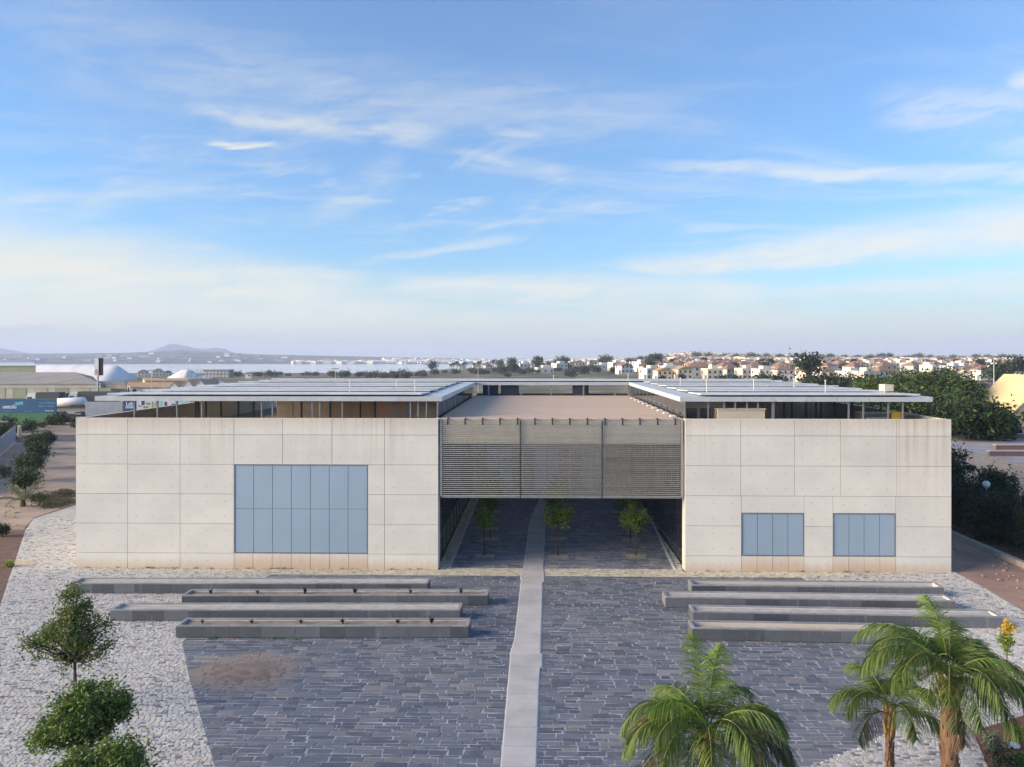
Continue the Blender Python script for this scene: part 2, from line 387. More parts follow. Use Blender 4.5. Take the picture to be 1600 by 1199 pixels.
mat('shed_roof', speck((.34, .31, .27), (.27, .25, .22), .10, stretch=(2, .4, 1)), .8); mat('shed_wall', speck((.50, .47, .36), (.42, .40, .31), .2), .85)
mat('shed_light', speck((.58, .55, .47), (.50, .47, .40), .2), .85); mat('shed_green', speck((.37, .39, .25), (.31, .33, .22), .2), .85)
for nm, c_ in dict(white_paint=(.76, .77, .78), light_paint=(.60, .66, .70), black_paint=(.02, .022, .026), sign_red=(.55, .16, .12), sign_pink=(.70, .52, .47), teal=(.03, .12, .24), teal_top=(.05, .17, .20), sky_blue=(.14, .40, .52), board_green=(.075, .20, .10), print_blue=(.32, .52, .68), print_white=(.72, .80, .86), navy=(.05, .07, .16), hoarding=(.36, .40, .46), fence_grey=(.34, .35, .38), ochre=(.55, .36, .03), tarp=(.07, .08, .09), pipe=(.60, .61, .60), rust=(.30, .17, .12), car_blue=(.08, .12, .2), car_white=(.66, .68, .7), car_dark=(.02, .022, .025), aqua=(.30, .58, .62), leaf_print=(.40, .46, .26), wood_print=(.36, .27, .18), container=(.045, .055, .08), globe=(.80, .80, .82), bag=(.8, .8, .78)).items():
    mat(nm, speck(c_, tuple(v * .9 for v in c_), .8), .5 if 'car' in nm or 'paint' in nm else .7)
mat('retaining_wall', speck((.42, .395, .40), (.34, .32, .33), .5, stretch=(1, 1, .5)), .9)
mat('yellow_render', speck((.66, .52, .30), (.60, .46, .26), .5), .85)
M = MATS

# ------------------------------------------------------------------ terrain
def park(Y): return .0316 * Y               # the building's own axis, leaning a little to the right
def shoreY(px): return np.interp(px, [-900, 600, 660, 700, 930, 965], [1060, 1060, 1180, 1400, 1960, 2300])
SKY_PX = [-900, -200, 0, 100, 200, 280, 340, 400, 500, 600, 700, 800, 1000, 1035, 1080, 1150, 1300, 1600, 2400]
SKY_PY = [556, 554, 553, 552.5, 551.5, 547.5, 550, 554, 556, 558, 560, 561, 560, 556, 553, 555, 557, 558.5, 559]
def T(X, Y):
    X = np.asarray(X, float); Y = np.asarray(Y, float)
    Yc = np.maximum(Y, 60.); px = np.clip(800 + F * X / Yc, -900, 2400); sh = shoreY(px)
    zl = -11.6 * sm(Yc / sh, .28, 1.0) - 4. * sm(Yc, sh, sh + 120)
    zl = np.where((Yc > 2180) & (px < 965), -11.6 - 4 * sm(Yc, 2260, 2200), zl)
    sky_z = HC + (YH - np.interp(px, SKY_PX, SKY_PY)) * 4300 / F
    zl = np.where(Yc > 2260, -11.6 + (sky_z + 11.6) * sm(Yc, 2240, 4300), zl)
    zr = 3.3 * sm(X - park(Y), 39.6, 40.3) * sm(Yc, 58, 62) + 0 * X
    zr = np.where(Y < 62, 3.3 * sm(X - park(Y), 39.6, 40.3), zr)
    zr = np.where(Yc > 250, 3.3 * sm(px, 960, 1060) + (sky_z - 3.3 * sm(px, 960, 1060)) * sm(Yc, 500, 3300), zr)
    w = sm(px, 820, 990)
    z = zl * (1 - w) + zr * w
    z = np.where(Yc > 4300, z - (Yc - 4300) * .02, z)
    lump = np.sin(X * .11 + Y * .07) * np.sin(Y * .05 - X * .09)
    z = z + lump * .5 * sm(Yc, 150, 500) * (1 - .5 * sm(Yc, 900, 1300))
    return z - .035
def Tz(X, Y): return float(T(X, Y))
rad = np.concatenate([np.array([.0, 6, 12, 18, 24, 30, 36, 42]), np.geomspace(46, 1000, 150), np.geomspace(1012, 9000, 150)])
ang = np.concatenate([np.linspace(-180, -46, 50, endpoint=False), np.linspace(-46, 46, 330, endpoint=False), np.linspace(46, 180, 50, endpoint=False)]) * math.pi / 180
A_, R_ = np.meshgrid(ang, rad); gx, gy = R_ * np.sin(A_), R_ * np.cos(A_)
gz = np.where(gy > 0, T(gx, gy), -.035)
na, nr = len(ang), len(rad); mb = MB()
ii, jj = np.meshgrid(np.arange(nr - 1), np.arange(na), indexing='ij'); jn = (jj + 1) % na
mb.add(np.stack([gx, gy, gz], -1).reshape(-1, 3), np.stack([ii * na + jj, ii * na + jn, (ii + 1) * na + jn, (ii + 1) * na + jj], -1).reshape(-1, 4)[:, ::-1])
mb.build('ground', M['ground'], kind='structure', smooth=True)
mb = MB(); mb.add([(-2600, 900, -12), (700, 900, -12), (700, 2420, -12), (-2600, 2420, -12)], [(0, 1, 2, 3)])
mb.build('lake', M['lake_water'], kind='structure')
def mountain(name, Y, prof, depth):
    mb = MB(); xs = np.linspace(prof[0][0], prof[-1][0], 90); rs = np.random.RandomState(4)
    py = np.interp(xs, [p[0] for p in prof], [p[1] for p in prof]) + np.interp(np.arange(90), np.arange(0, 90, 3), rs.normal(0, .35, 30))
    V = []
    for x, y in zip(xs, py):
        zt = max(Z_(y, Y), 1.); X = X_(x, Y)
        V += [(X, Y - depth, -16), (X, Y - depth * .45, zt * .55), (X, Y, zt), (X, Y + depth * .5, zt * .5), (X, Y + depth, -16)]
    f = [(5 * i + k, 5 * i + 5 + k, 5 * i + 6 + k, 5 * i + 1 + k) for i in range(89) for k in range(4)]
    mb.add(V, f); mb.build(name, M['mountain'], kind='structure', smooth=True)
mountain('mountain', 6600, [(215, 556), (244, 549), (252, 543), (262, 538.5), (272, 537.5), (290, 540.5), (305, 544.5), (320, 545), (340, 543.5), (352, 546), (362, 551), (390, 557)], 500)
mountain('mountain', 6900, [(-260, 552), (-160, 545), (-60, 540), (0, 544), (15, 546.5), (35, 551), (70, 556), (110, 560)], 500)

# ------------------------------------------------------------------ the building's frame
BLx, BLy = G_(119, 887); BRx, BRy = G_(1486, 895)
WID = math.hypot(BRx - BLx, BRy - BLy); ux, uy = (BRx - BLx) / WID, (BRy - BLy) / WID
vx, vy = .0316 / math.hypot(1, .0316), 1 / math.hypot(1, .0316)
def B(s, t, z): return (BLx + s * ux + t * vx, BLy + s * uy + t * vy, z)
def toST(X, Y):
    det = ux * vy - uy * vx; a, b = X - BLx, Y - BLy
    return (a * vy - b * vx) / det, (ux * b - uy * a) / det
def s_at(px):
    m = (px - 800) / F; return (m * BLy - BLx) / (ux - m * uy)

# ------------------------------------------------------------------ paving laid in courses
def clip_rows(poly, t):
    xs = []
    for (s0, t0), (s1, t1) in zip(poly, poly[1:] + poly[:1]):
        if (t0 <= t < t1) or (t1 <= t < t0): xs.append(s0 + (t - t0) / (t1 - t0) * (s1 - s0))
    xs.sort(); return list(zip(xs[::2], xs[1::2]))
def minus(iv, holes):
    for h0, h1 in holes:
        out = []
        for a, b in iv:
            if h1 <= a or h0 >= b: out.append((a, b)); continue
            if h0 > a: out.append((a, h0))
            if h1 < b: out.append((h1, b))
        iv = out
    return iv
def lay(polys, holes, t0, t1, rows, lens, gap, seed):
    """courses of stones: list of (s0, s1, t0, t1) in the building's frame"""
    rd = random.Random(seed); out = []; t = t0
    while t < t1:
        h = rd.uniform(*rows); tm = t + h / 2
        iv = [i for p in polys for i in clip_rows(p, tm)]
        iv = minus(iv, [i for p in holes for i in clip_rows(p, tm)])
        for a, b in iv:
            x = a - rd.uniform(0, lens[0])
            while x < b - .03:
                l = rd.uniform(*lens); e = min(x + l, b)
                if b - e < lens[0] * .4: e = b
                if e > a + .03: out.append((max(x, a) + gap / 2, e - gap / 2, t + gap / 2, t + h - gap / 2))
                x = e
        t += h
    return out
def stones(rects, z0, z1, seed, jit=.006, wob=.02, ch=.015):
    rs = np.random.RandomState(seed); r = np.array(rects); n = len(r)
    c = np.stack([r[:, [0, 2]], r[:, [1, 2]], r[:, [1, 3]], r[:, [0, 3]]], 1)
    size = np.minimum(r[:, 1] - r[:, 0], r[:, 3] - r[:, 2])[:, None, None]
    c = c + rs.normal(0, 1, c.shape) * np.minimum(wob, size * .08)
    ctr = c.mean(1, keepdims=True); top = ctr + (c - ctr) * (1 - 2 * ch / np.maximum(size, .05))
    zt = z1 + rs.normal(0, jit, (n, 1)) + rs.normal(0, jit * .3, (n, 4))
    def w(st, z): return np.stack([BLx + st[..., 0] * ux + st[..., 1] * vx, BLy + st[..., 0] * uy + st[..., 1] * vy, z], -1)
    return np.concatenate([w(c, np.full((n, 4), z0)), w(top, zt)], 1)       # n x 8 x 3
SF = np.array([(4, 5, 6, 7), (0, 1, 5, 4), (1, 2, 6, 5), (2, 3, 7, 6), (3, 0, 4, 7)])
def stone_mesh(mb, V): n = len(V); mb.add(V.reshape(-1, 3), (np.arange(n)[:, None, None] * 8 + SF[None]).reshape(-1, 4))
def gp(pts): return [toST(*G_(x, y)) for x, y in pts]
def sheet(name, poly, z, m, parent=None, kind='structure'):
    mb = MB(); P = [B(s, t, 0)[:2] for s, t in poly]
    if sum(a[0] * b[1] - a[1] * b[0] for a, b in zip(P, P[1:] + P[:1])) < 0: P = P[::-1]
    mb.prism(P, z - .012, z); return mb.build(name, M[m], parent, kind=kind)
S1, S2 = s_at(685), s_at(1070)
# centre path outline from its measured edges, widened at the three crosswise slabs
pl = [(781, 1205), (797, 1026), (796.5, 1022), (803.5, 1000), (814, 906), (812.5, 904.5), (814, 893), (818, 886), (824, 840), (827.5, 815), (841, 785), (846, 772)]
pr = [(838.8, 1205), (844, 1044), (848, 1043.5), (848.5, 1023), (845.5, 1022.5), (848.5, 911), (851.5, 910), (851, 898), (849.5, 886), (851, 834), (853, 806), (858, 785), (860, 772)]
def edge(pts):
    q = gp(pts); q = sorted(q, key=lambda p: p[1]); a = q[0]; b = q[3]
    k = (q[4][0] - a[0]) / (q[4][1] - a[1]); return [(a[0] - k * 9, a[1] - 9)] + q
el_, er_ = edge(pl), edge(pr)
def path_at(e, t): return float(np.interp(t, [p[1] for p in e], [p[0] for p in e]))
path_poly = el_ + er_[::-1]
band = .05                                  # pale sett band in front of the building
slate_poly = gp([(1252, 902.5), (424, 897.5), (352, 950), (285, 1004), (297, 1060), (337, 1200)]) + [(gp([(337, 1200)])[0][0] + .6, -28), (gp([(1262, 1200)])[0][0], -28)] + gp([(1262, 1200), (1352, 1163), (1432, 1122), (1440, 1080), (1398, 1008), (1300, 930)])
CL = gp([(702.5, 887.5), (749, 775)]); CRt = gp([(1049, 882), (1015, 807), (1006, 785)])
CL = [(CL[0][0], .35), (CL[1][0], 26.)]; CRt = [(CRt[0][0], .35), CRt[1], (CRt[2][0], 26.)]
court_poly = [CL[0], CRt[0], CRt[1], CRt[2], CL[1]]
pits = [(757, 869), (766, 842), (872, 869), (872, 842), (993, 869), (985, 843), (766, 826), (872, 822), (978, 822), (770, 800), (874, 800), (968, 800)]
pit_st = [toST(*G_(x, y)) for x, y in pits]
pit_polys = [[(s - .62, t - .5), (s + .62, t - .5), (s + .62, t + .5), (s - .62, t + .5)] for s, t in pit_st]

base = sheet('slate_paving', slate_poly, 0.0, 'mortar')
rects = lay([slate_poly], [path_poly], -28., -.0, (.17, .34), (.30, 1.0), .033, 5)
V = stones(rects, -.01, .010, 5,   .003, .036, .006)
cen = V.mean(1); inview = (cen[:, 1] > 23.2) & (cen[:, 1] < 60) & (np.abs(cen[:, 0]) < cen[:, 1] * .62)
def palm_hidden(c): px = 800 + F * c[0] / c[1]; py = YH + F * HC / c[1]; return (960 < px < 1230 and py > 1040) or (1330 < px and py > 950)
areas = np.array([(r[1] - r[0]) * (r[3] - r[2]) for r in rects]) / cen[:, 1] ** 3
areas[~inview] = 0; areas[[palm_hidden(c) for c in cen]] = 0
big = set(np.argsort(-areas)[:300].tolist())
for i in sorted(big):
    mb = MB(); stone_mesh(mb, V[i:i + 1]); mb.build('slate_paver', M['slate'], base)
mb = MB(); stone_mesh(mb, V[[i for i in range(len(V)) if i not in big]]); mb.build('slate_paver', M['slate'], base, kind='stuff')
cbase = sheet('courtyard_paving', court_poly, 0.0, 'mortar')
rects = lay([court_poly], [path_poly] + pit_polys, .4, 26., (.17, .34), (.30, 1.0), .033, 6)
mb = MB(); stone_mesh(mb, stones(rects, -.01, .010, 6,   .003, .036, .006)); mb.build('slate_paver', M['shade_lifted_slate'], cbase, kind='stuff')  # pavers take the slate with added brightness painted in against the roof's shade
# concrete path of cast slabs between thin edging strips
pbase = sheet('concrete_path', path_poly, .012, 'path_edge')
t = -24.; rd = random.Random(2); tops = sorted({round(p[1], 3) for p in el_ + er_})
while t < 23.5:
    L = min(1.25, 23.5 - t); cuts = [t + .012] + [q for q in tops if t + .03 < q < t + L - .03] + [t + L - .012]
    P = [(path_at(el_, q) + .045, q) for q in cuts] + [(path_at(er_, q) - .045, q) for q in cuts[::-1]]
    W = [B(s, q, 0)[:2] for s, q in P]
    if sum(a[0] * b[1] - a[1] * b[0] for a, b in zip(W, W[1:] + W[:1])) < 0: W = W[::-1]
    mb = MB(); mb.prism(W, .006, .032 + rd.uniform(0, .003)); mb.build('path_slab', M['path_concrete'], pbase); t += L
# pale setts left and right, cream setts along the wall
left_poly = gp([(119, 789), (52, 811), (40, 829), (0, 948), (-62, 1130)]) + [(gp([(-62, 1130)])[0][0], -28), slate_poly[6]] + slate_poly[5:1:-1] + [toST(*G_(424, 897.5)), (8., -.45), (.0, -.45), (-.02, 0.)]
right_poly = gp([(1490, 893), (1540, 920), (1602, 957)]) + [(gp([(1602, 957)])[0][0] + 2.6, -8), (gp([(1600, 1119)])[0][0], gp([(1600, 1119)])[0][1])] + gp([(1520, 1143)]) + [(gp([(1520, 1143)])[0][0] - 3.2, -28), (gp([(1262, 1200)])[0][0], -28)] + slate_poly[8:] + [slate_poly[0], (WID - 6, -.45)]
cream_poly = [(-.0, -.45), (gp([(424, 897.5)])[0][0], gp([(424, 897.5)])[0][1]), (gp([(1252, 902.5)])[0][0], gp([(1252, 902.5)])[0][1]), (WID - 6, -.45), (WID + .15, -.02), (S2 - .1, -.02), (S2 - .1, .33), (S1 + .1, .33), (S1 + .1, -.02), (0, -.02)]
for nm, poly, m_, seed, rng_ in (('sett_paving', left_poly, 'pale_sett', 11, (-28, 14)), ('sett_paving', right_poly, 'pale_sett', 12, (-28, 1)), ('sett_paving', cream_poly, 'cream_sett', 13, (-1.2, .4))):
    sb = sheet(nm, poly, -.004, 'sett_bed')
    rects = lay([poly], [path_poly], rng_[0], rng_[1], (.10, .135), (.14, .26), .011, seed)
    mb = MB(); stone_mesh(mb, stones(rects, -.012, .014, seed, .0035, .012, .008)); mb.build('sett', M[m_], sb, kind='stuff')
rs = np.random.RandomState(17); mb = MB()
for k in range(1500):
    r_ = abs(rs.normal(0, .48)); a_ = rs.uniform(0, 6.283); X = -10.55 + r_ * 2.1 * math.cos(a_); Yy = 30.4 + r_ * 1.75 * math.sin(a_) + .12 * math.sin(X * 3); q = rs.uniform(.02, .16) * max(.25, 1.3 - r_)
    z_ = .013 + rs.uniform(0, .004) + .02 * max(0, 1 - r_ * 1.5); n_ = 7; rr_ = q * rs.uniform(.6, 1.2, n_)
    mb.add([(X + rr_[w_] * 1.5 * math.cos(w_ * 6.283 / n_), Yy + rr_[w_] * math.sin(w_ * 6.283 / n_), z_ - .006) for w_ in range(n_)] + [(X, Yy, z_)], [(w_, (w_ + 1) % n_, n_) for w_ in range(n_)])
mb.build('sand', M['sand'], kind='stuff')
# second slate strip past the sett band at lower right
slate2 = [(gp([(1395, 1200)])[0][0], -28), (gp([(1500, 1200)])[0][0] - .4, -28)] + gp([(1500, 1190), (1446, 1165), (1392, 1199)])
# edging courses beside the courtyard glass
for side, P in (('l', [(S1 - .08, .35), CL[0], CL[1], (S1 - .08, 26.)]), ('r', [CRt[0], (S2 + .08, .35), (S2 + .08, 26.), CRt[2], CRt[1]])):
    sb = sheet('drain_strip', P, -.001, 'sett_bed')
    rects = lay([P], [], .36, 26., (.14, .2), (.2, .42), .02, 21)
    mb = MB(); stone_mesh(mb, stones(rects, -.01, .02, 3, .006)); mb.build('sett', M['pale_sett'] if side == 'r' else M['cream_sett'], sb, kind='stuff')
    e = [P[1], P[2]] if side == 'l' else [P[0], P[4], P[3]]
    mb = MB()
    for (s0, t0), (s1, t1) in zip(e, e[1:]): mb.hexa([B(s0 - .08, t0, -.01), B(s0 + .08, t0, -.01), B(s1 + .08, t1, -.01), B(s1 - .08, t1, -.01), B(s0 - .08, t0, .045), B(s0 + .08, t0, .045), B(s1 + .08, t1, .045), B(s1 - .08, t1, .045)])
    mb.build('kerb', M['path_edge'], sb)
# soil and dirt sheets
def gsheet(name, pts, z, m): return sheet(name, gp(pts), z, m)
gsheet('soil_bed', [(40, 829), (0, 948), (-62, 1130), (-420, 1130), (-320, 829)], -.008, 'bed_soil')
gsheet('dirt_yard', [(118, 690), (118, 787), (52, 809), (38, 827), (-320, 827), (-140, 690)], -.012, 'tan_dirt')
gsheet('dirt_patch', [(52, 884), (30, 886), (20, 882), (28, 877), (50, 876), (58, 880)], .03, 'pit_soil')
gsheet('dirt_yard', [(1492, 850), (1492, 893), (1545, 920), (1606, 957), (1900, 1000), (1900, 930), (1602, 888)], -.012, 'rose_dirt')
mul = sheet('mulch_bed', gp([(1600, 1119), (1521, 1144)]) + [(gp([(1521, 1144)])[0][0] - 3.1, -28), (gp([(1600, 1119)])[0][0] + 9, -28), (gp([(1600, 1119)])[0][0] + 9, gp([(1600, 1119)])[0][1] + 3)], .03, 'mulch')
for (s, t) in pit_st:
    o = sheet('tree_pit', [(s - .6, t - .48), (s + .6, t - .48), (s + .6, t + .48), (s - .6, t + .48)], .004, 'pit_soil')
o = sheet('tree_pit', gp([(1530, 1048), (1560, 1039), (1640, 1052), (1625, 1066)]), .03, 'pit_soil')
# road behind the dirt yard on the left
mb = MB(); mb.prism([(-110, 104), (-40, 104), (-40, 122), (-110, 122)], -.04, -.015); mb.build('road', M['asphalt'], kind='structure')

# ------------------------------------------------------------------ the building
bld = thing('concrete_building', 'long pale concrete building with flat canopy roof and a louvred screen over its open courtyard', 'building', B(WID / 2, 0, 0))
ZT = 8.82; ZJ = [0, .905, 2.64, 4.38, 6.12, 7.86, ZT]
def panel(s0, s1, z0, z1, m='board_concrete', ties=True):
    gp_ = .005; mb = MB(); c = .008
    a, b, d_, e = s0 + gp_, s1 - gp_, z0 + gp_, z1 - gp_
    v = [B(a, 0, d_), B(b, 0, d_), B(b, 0, e), B(a, 0, e), B(a + c, -.05, d_ + c), B(b - c, -.05, d_ + c), B(b - c, -.05, e - c), B(a + c, -.05, e - c)]
    mb.add(v, [(4, 5, 6, 7), (0, 1, 5, 4), (1, 2, 6, 5), (2, 3, 7, 6), (3, 0, 4, 7)])
    if ties and (z1 - z0) > .8 and s1 - s0 > .8:
        n = max(1, round((s1 - s0) / 1.05)); zs = [z0 + .42, z1 - .42] if z1 - z0 > 1.4 else [(z0 + z1) / 2]
        for k in range(n):
            for z in zs:
                s = s0 + (k + .5) * (s1 - s0) / n; r = .034
                mb.add([B(s + r * math.cos(q * math.pi / 3), -.052, z + r * math.sin(q * math.pi / 3)) for q in range(6)], [tuple(range(6))], 1)
    return mb.build('concrete_panel', [M[m], M['tie_cone']], bld)
xs_ = lambda *p: [s_at(q) for q in p]
W1 = (s_at(366), s_at(575)); W2 = (s_at(1158), s_at(1256)); W3 = (s_at(1301), s_at(1399))
full = [0.] + xs_(200, 282, 366, 442, 519, 601) + [S1]
for r in range(6):
    z0, z1 = ZJ[r], ZJ[r + 1]
    if r in (0, 5) or r == 4: cols = full
    if r in (1, 2, 3): cols = [0.] + xs_(200, 282) + [W1[0], None, W1[1]] + xs_(601) + [S1]
    if r == 0:
        w = np.linspace(W1[0], W1[1], 8).tolist(); cols = [0.] + xs_(200, 282) + w + xs_(601) + [S1]
    for a, b in zip(cols, cols[1:]):
        if a is None or b is None: continue
        panel(a, b, z0, z1, 'stained_concrete' if r == 0 and a >= W1[0] - .01 and b <= W1[1] + .01 else 'board_concrete')
c_up = [S2] + xs_(1157, 1241, 1313, 1400) + [WID]; c_lo = [S2, W2[0], W2[1], W3[0], W3[1], WID]
zw = 3.40
for r in range(6):
    z0, z1 = ZJ[r], ZJ[r + 1]
    for a, b in zip(c_up, c_up[1:]) if r >= 3 else zip(c_lo, c_lo[1:]):
        win = r < 3 and (abs(a - W2[0]) < .01 or abs(a - W3[0]) < .01)
        if win and r == 1: continue
        if win and r == 2: panel(a, b, zw, z1); continue
        if win and r == 0:
            k = 4
            for q in range(k): panel(a + (b - a) * q / k, a + (b - a) * (q + 1) / k, z0, z1, 'stained_concrete')
            continue
        panel(a, b, z0, z1)
for (a, b), z0, z1, nc, rows in ((W1, .905, 6.12, 7, [.905, 3.52, 6.12]), (W2, .905, zw, 4, [.905, zw]), (W3, .905, zw, 4, [.905, zw])):
    mb = MB(); f = .05
    mb.box(a + .01, b - .01, .02, .03, z0 + .01, z1 - .01, 0, B)
    for q in ((a + .01, a + f, z0 + .01, z1 - .01), (b - f, b - .01, z0 + .01, z1 - .01), (a + f, b - f, z0 + .01, z0 + f), (a + f, b - f, z1 - f, z1 - .01)): mb.box(q[0], q[1], -.055, .02, q[2], q[3], 0, B)
    w = mb.build('window', M['steel'], bld)
    for i in range(nc):
        for j in range(len(rows) - 1):
            p0, p1 = a + f + (b - a - 2 * f) * i / nc, a + f + (b - a - 2 * f) * (i + 1) / nc
            y0, y1 = max(rows[j], z0 + f), min(rows[j + 1], z1 - f)
            mb = MB(); mb.box(p0 + .014, p1 - .014, -.025, .0, y0 + .012, y1 - .012, 0, B); mb.build('shutter_panel', M['perforated_metal'], w)
TD = 34.; ZF = 7.2
def bpart(name, m, *b): mb = MB(); mb.box(*b, 0, B); return mb.build(name, M[m], bld)
for a, b in ((0, S1), (S2, WID)):
    bpart('front_wall', 'dark_joint', a + .004, b - .004, .032, .28, 0, ZT - .012); bpart('parapet_cap', 'board_concrete', a, b, .004, .30, ZT - .011, ZT + .004)
bpart('side_wall', 'board_concrete', .03, .26, .30, TD, 0, ZT); bpart('side_wall', 'board_concrete', WID - .26, WID - .03, .30, TD, 0, ZT)
bpart('floor_slab', 'terrace_floor', .27, S1 - .45, .29, TD, 0, ZF); bpart('floor_slab', 'terrace_floor', S2 + .45, WID - .27, .29, TD, 0, ZF); bpart('floor_slab', 'terrace_floor', S1 - .44, S2 + .44, 27.3, TD, 0, 8.2)
# courtyard returns and glass walls
for s, sg in ((S1, -1), (S2, 1)):
    mb = MB(); mb.box(min(s, s + sg * .3), max(s, s + sg * .3), .29, .8, 0, ZT - .02, 0, B); mb.build('return_wall', M['board_concrete'], bld)
    for (z0, z1, nm) in ((0.03, 4.3, 'ground'), (4.36, 9.74, 'upper')):
        n = 12
        for i in range(n):
            t0, t1 = .8 + i * 26.2 / n, .8 + (i + 1) * 26.2 / n
            fr = MB(); sx = (s + sg * .12, s + sg * .2); x0, x1 = min(sx), max(sx)
            fr.box(x0 - .0, x1 + .0, t0, t0 + .05, z0, z1, 0, B); fr.box(x0, x1, t0 + .05, t1, z1 - .06, z1, 0, B)
            f_ = fr.build('glazing_frame', M['dark_steel' if nm == 'ground' else 'steel'], bld)
            pn = MB(); pn.box(x0 + .02, x1 - .02, t0 + .052, t1 - .002, z0 + .01, z1 - .062, 0, B); pn.build('glass_pane', M['dark_glass'], f_)
# back wing glass front seen through the screen
n = 13
for i in range(n):
    a, b = S1 + (S2 - S1) * i / n, S1 + (S2 - S1) * (i + 1) / n
    fr = MB(); fr.box(a, a + .09, 27.05, 27.2, .03, 8.1, 0, B); fr.box(a + .09, b, 27.05, 27.2, 3.9, 4.3, 0, B); fr.box(a + .09, b, 27.05, 27.2, 7.8, 8.1, 0, B)
    f_ = fr.build('glazing_frame', M['steel'], bld)
    for z0, z1 in ((.04, 3.9), (4.3, 7.8)):
        pn = MB(); pn.box(a + .092, b - .002, 27.1, 27.14, z0 + .004, z1 - .004, 0, B); pn.build('glass_pane', M['pale_pane' if i % 4 in (1, 2) else 'grey_glass'], f_)
# louvred screen
scr = MB(); sa, sb_ = S1 + .10, S2 - .10; zb, zt_ = 4.30, 8.72
scr.box(sa, sb_, .10, .20, zt_ + .002, zt_ + .075, 0, B)
for s in (sa, sb_ - .09): scr.box(s, s + .09, .02, .2, zb - .02, zt_, 0, B)
j1, j2 = s_at(813), s_at(941)
for s in (j1, j2): scr.box(s - .03, s + .03, .03, .19, zb, zt_, 1, B)
screen = scr.build('louvre_screen', [M['louvre_metal'], M['dark_steel']], bld)
npch = 38; pitch = (zt_ - zb) / npch
for a, b in ((sa + .095, j1 - .035), (j1 + .035, j2 - .035), (j2 + .035, sb_ - .095)):
    me = None
    for i in range(npch):
        z = zb + i * pitch; mb = MB()
        mb.hexa([B(a, .03, z + .010), B(b, .03, z + .010), B(b, .10, z + .036), B(a, .10, z + .036), B(a, .03, z + .044), B(b, .03, z + .044), B(b, .10, z + .052), B(a, .10, z + .052)])
        if me is None: s0 = mb.build('slat', M['louvre_metal'], screen); me = s0
        else:
            o = me.copy(); col.objects.link(o); o.location = (0, 0, i * pitch)
for a, b in ((sa + .095, j1 - .035), (j1 + .035, j2 - .035), (j2 + .035, sb_ - .095)):
    mb = MB(); mb.box(a, b, .025, .16, zb - .10, zb - .012, 0, B); mb.build('bottom_rail', M['steel'], screen)
for i in range(14):
    s = sa + .45 + i * (sb_ - sa - .9) / 13; mb = MB()
    mb.box(s - .045, s + .045, -.0, .5, zt_ + .077, zt_ + .12, 0, B); mb.box(s - .045, s + .045, -.02, .024, zt_ - .26, zt_ + .12, 0, B); mb.build('bracket', M['dark_steel'], screen)
mb = MB(); mb.box(S1 + .22, S2 - .22, .205, .45, 7.38, 8.66, 0, B); mb.build('edge_beam', M['beam'], bld)
for s in np.linspace(S1 + 3, S2 - 3, 5): bpart('roof_beam', 'steel', s - .08, s + .08, .9, 27., 8.2, 8.62)
cr = MB(); cr.box(S1 + .0, S2 - .0, .3, .58, 8.66, 8.80, 0, B); croof = cr.build('courtyard_roof', M['roof_slat'], bld)
n = 84; w = 26.4 / n; proto = None
for i in range(n):
    if proto is None:
        mb = MB(); mb.box(S1 + .02, S2 - .02, .62, .62 + w * .55, 8.765, 8.80, 0, B); proto = mb.build('roof_slat', M['roof_slat'], croof)
    else:
        o = proto.copy(); col.objects.link(o); o.location = (vx * w * i, vy * w * i, (.004 if i % 3 else .012))
for i in range(9):
    t = 1.5 + i * 2.4; mb = MB(); mb.box(S2 - .55, S2 - .25, t, t + .5, 8.82, 8.92, 0, B); mb.build('roof_light', M['white_paint'], croof)
# canopy roof: slab with fascia in three wings, and overlapping sheets on top
ZC0, ZC1 = 9.78, 10.06; CT0 = .95; CA, CB = .55, WID - .55; SI1, SI2 = S1 + .1, S2 - .1
cn = MB()
cn.box(CA + .06, SI1 - .06, CT0 + .06, TD, ZC0 + .02, ZC1 - .02, 0, B); cn.box(SI2 + .06, CB - .06, CT0 + .06, TD, ZC0 + .02, ZC1 - .02, 0, B); cn.box(SI1 - .06, SI2 + .06, 26.3, TD, ZC0 + .02, ZC1 - .02, 0, B)
can = cn.build('canopy', M['fascia_metal'], bld)
def fascia(p, q, n, m='fascia_metal'):
    for i in range(n):
        a = [p[k] + (q[k] - p[k]) * i / n for k in (0, 1)]; b = [p[k] + (q[k] - p[k]) * (i + 1) / n for k in (0, 1)]
        L = math.hypot(b[0] - a[0], b[1] - a[1]); d_ = ((b[0] - a[0]) / L, (b[1] - a[1]) / L); nrm = (d_[1], -d_[0])
        a2 = (a[0] + d_[0] * .006, a[1] + d_[1] * .006); b2 = (b[0] - d_[0] * .006, b[1] - d_[1] * .006)
        mb = MB(); w = .05
        ring = [a2, b2, (b2[0] - nrm[0] * w, b2[1] - nrm[1] * w), (a2[0] - nrm[0] * w, a2[1] - nrm[1] * w)]
        mb.hexa([B(*c_, ZC0) for c_ in ring] + [B(*c_, ZC1) for c_ in ring]); mb.build('fascia_panel', M[m], can)
fascia((CA, CT0), (SI1, CT0), 8); fascia((SI2, CT0), (CB, CT0), 8); fascia((SI1, CT0 + .06), (SI1, 26.2), 10); fascia((SI2, 26.2), (SI2, CT0 + .06), 10); fascia((SI1 + .06, 26.2), (SI2 - .06, 26.2), 7)
fascia((CA, TD), (CA, CT0 + .06), 12); fascia((CB, CT0 + .06), (CB, TD), 12); fascia((CB, TD + .05), (CA, TD + .05), 18)
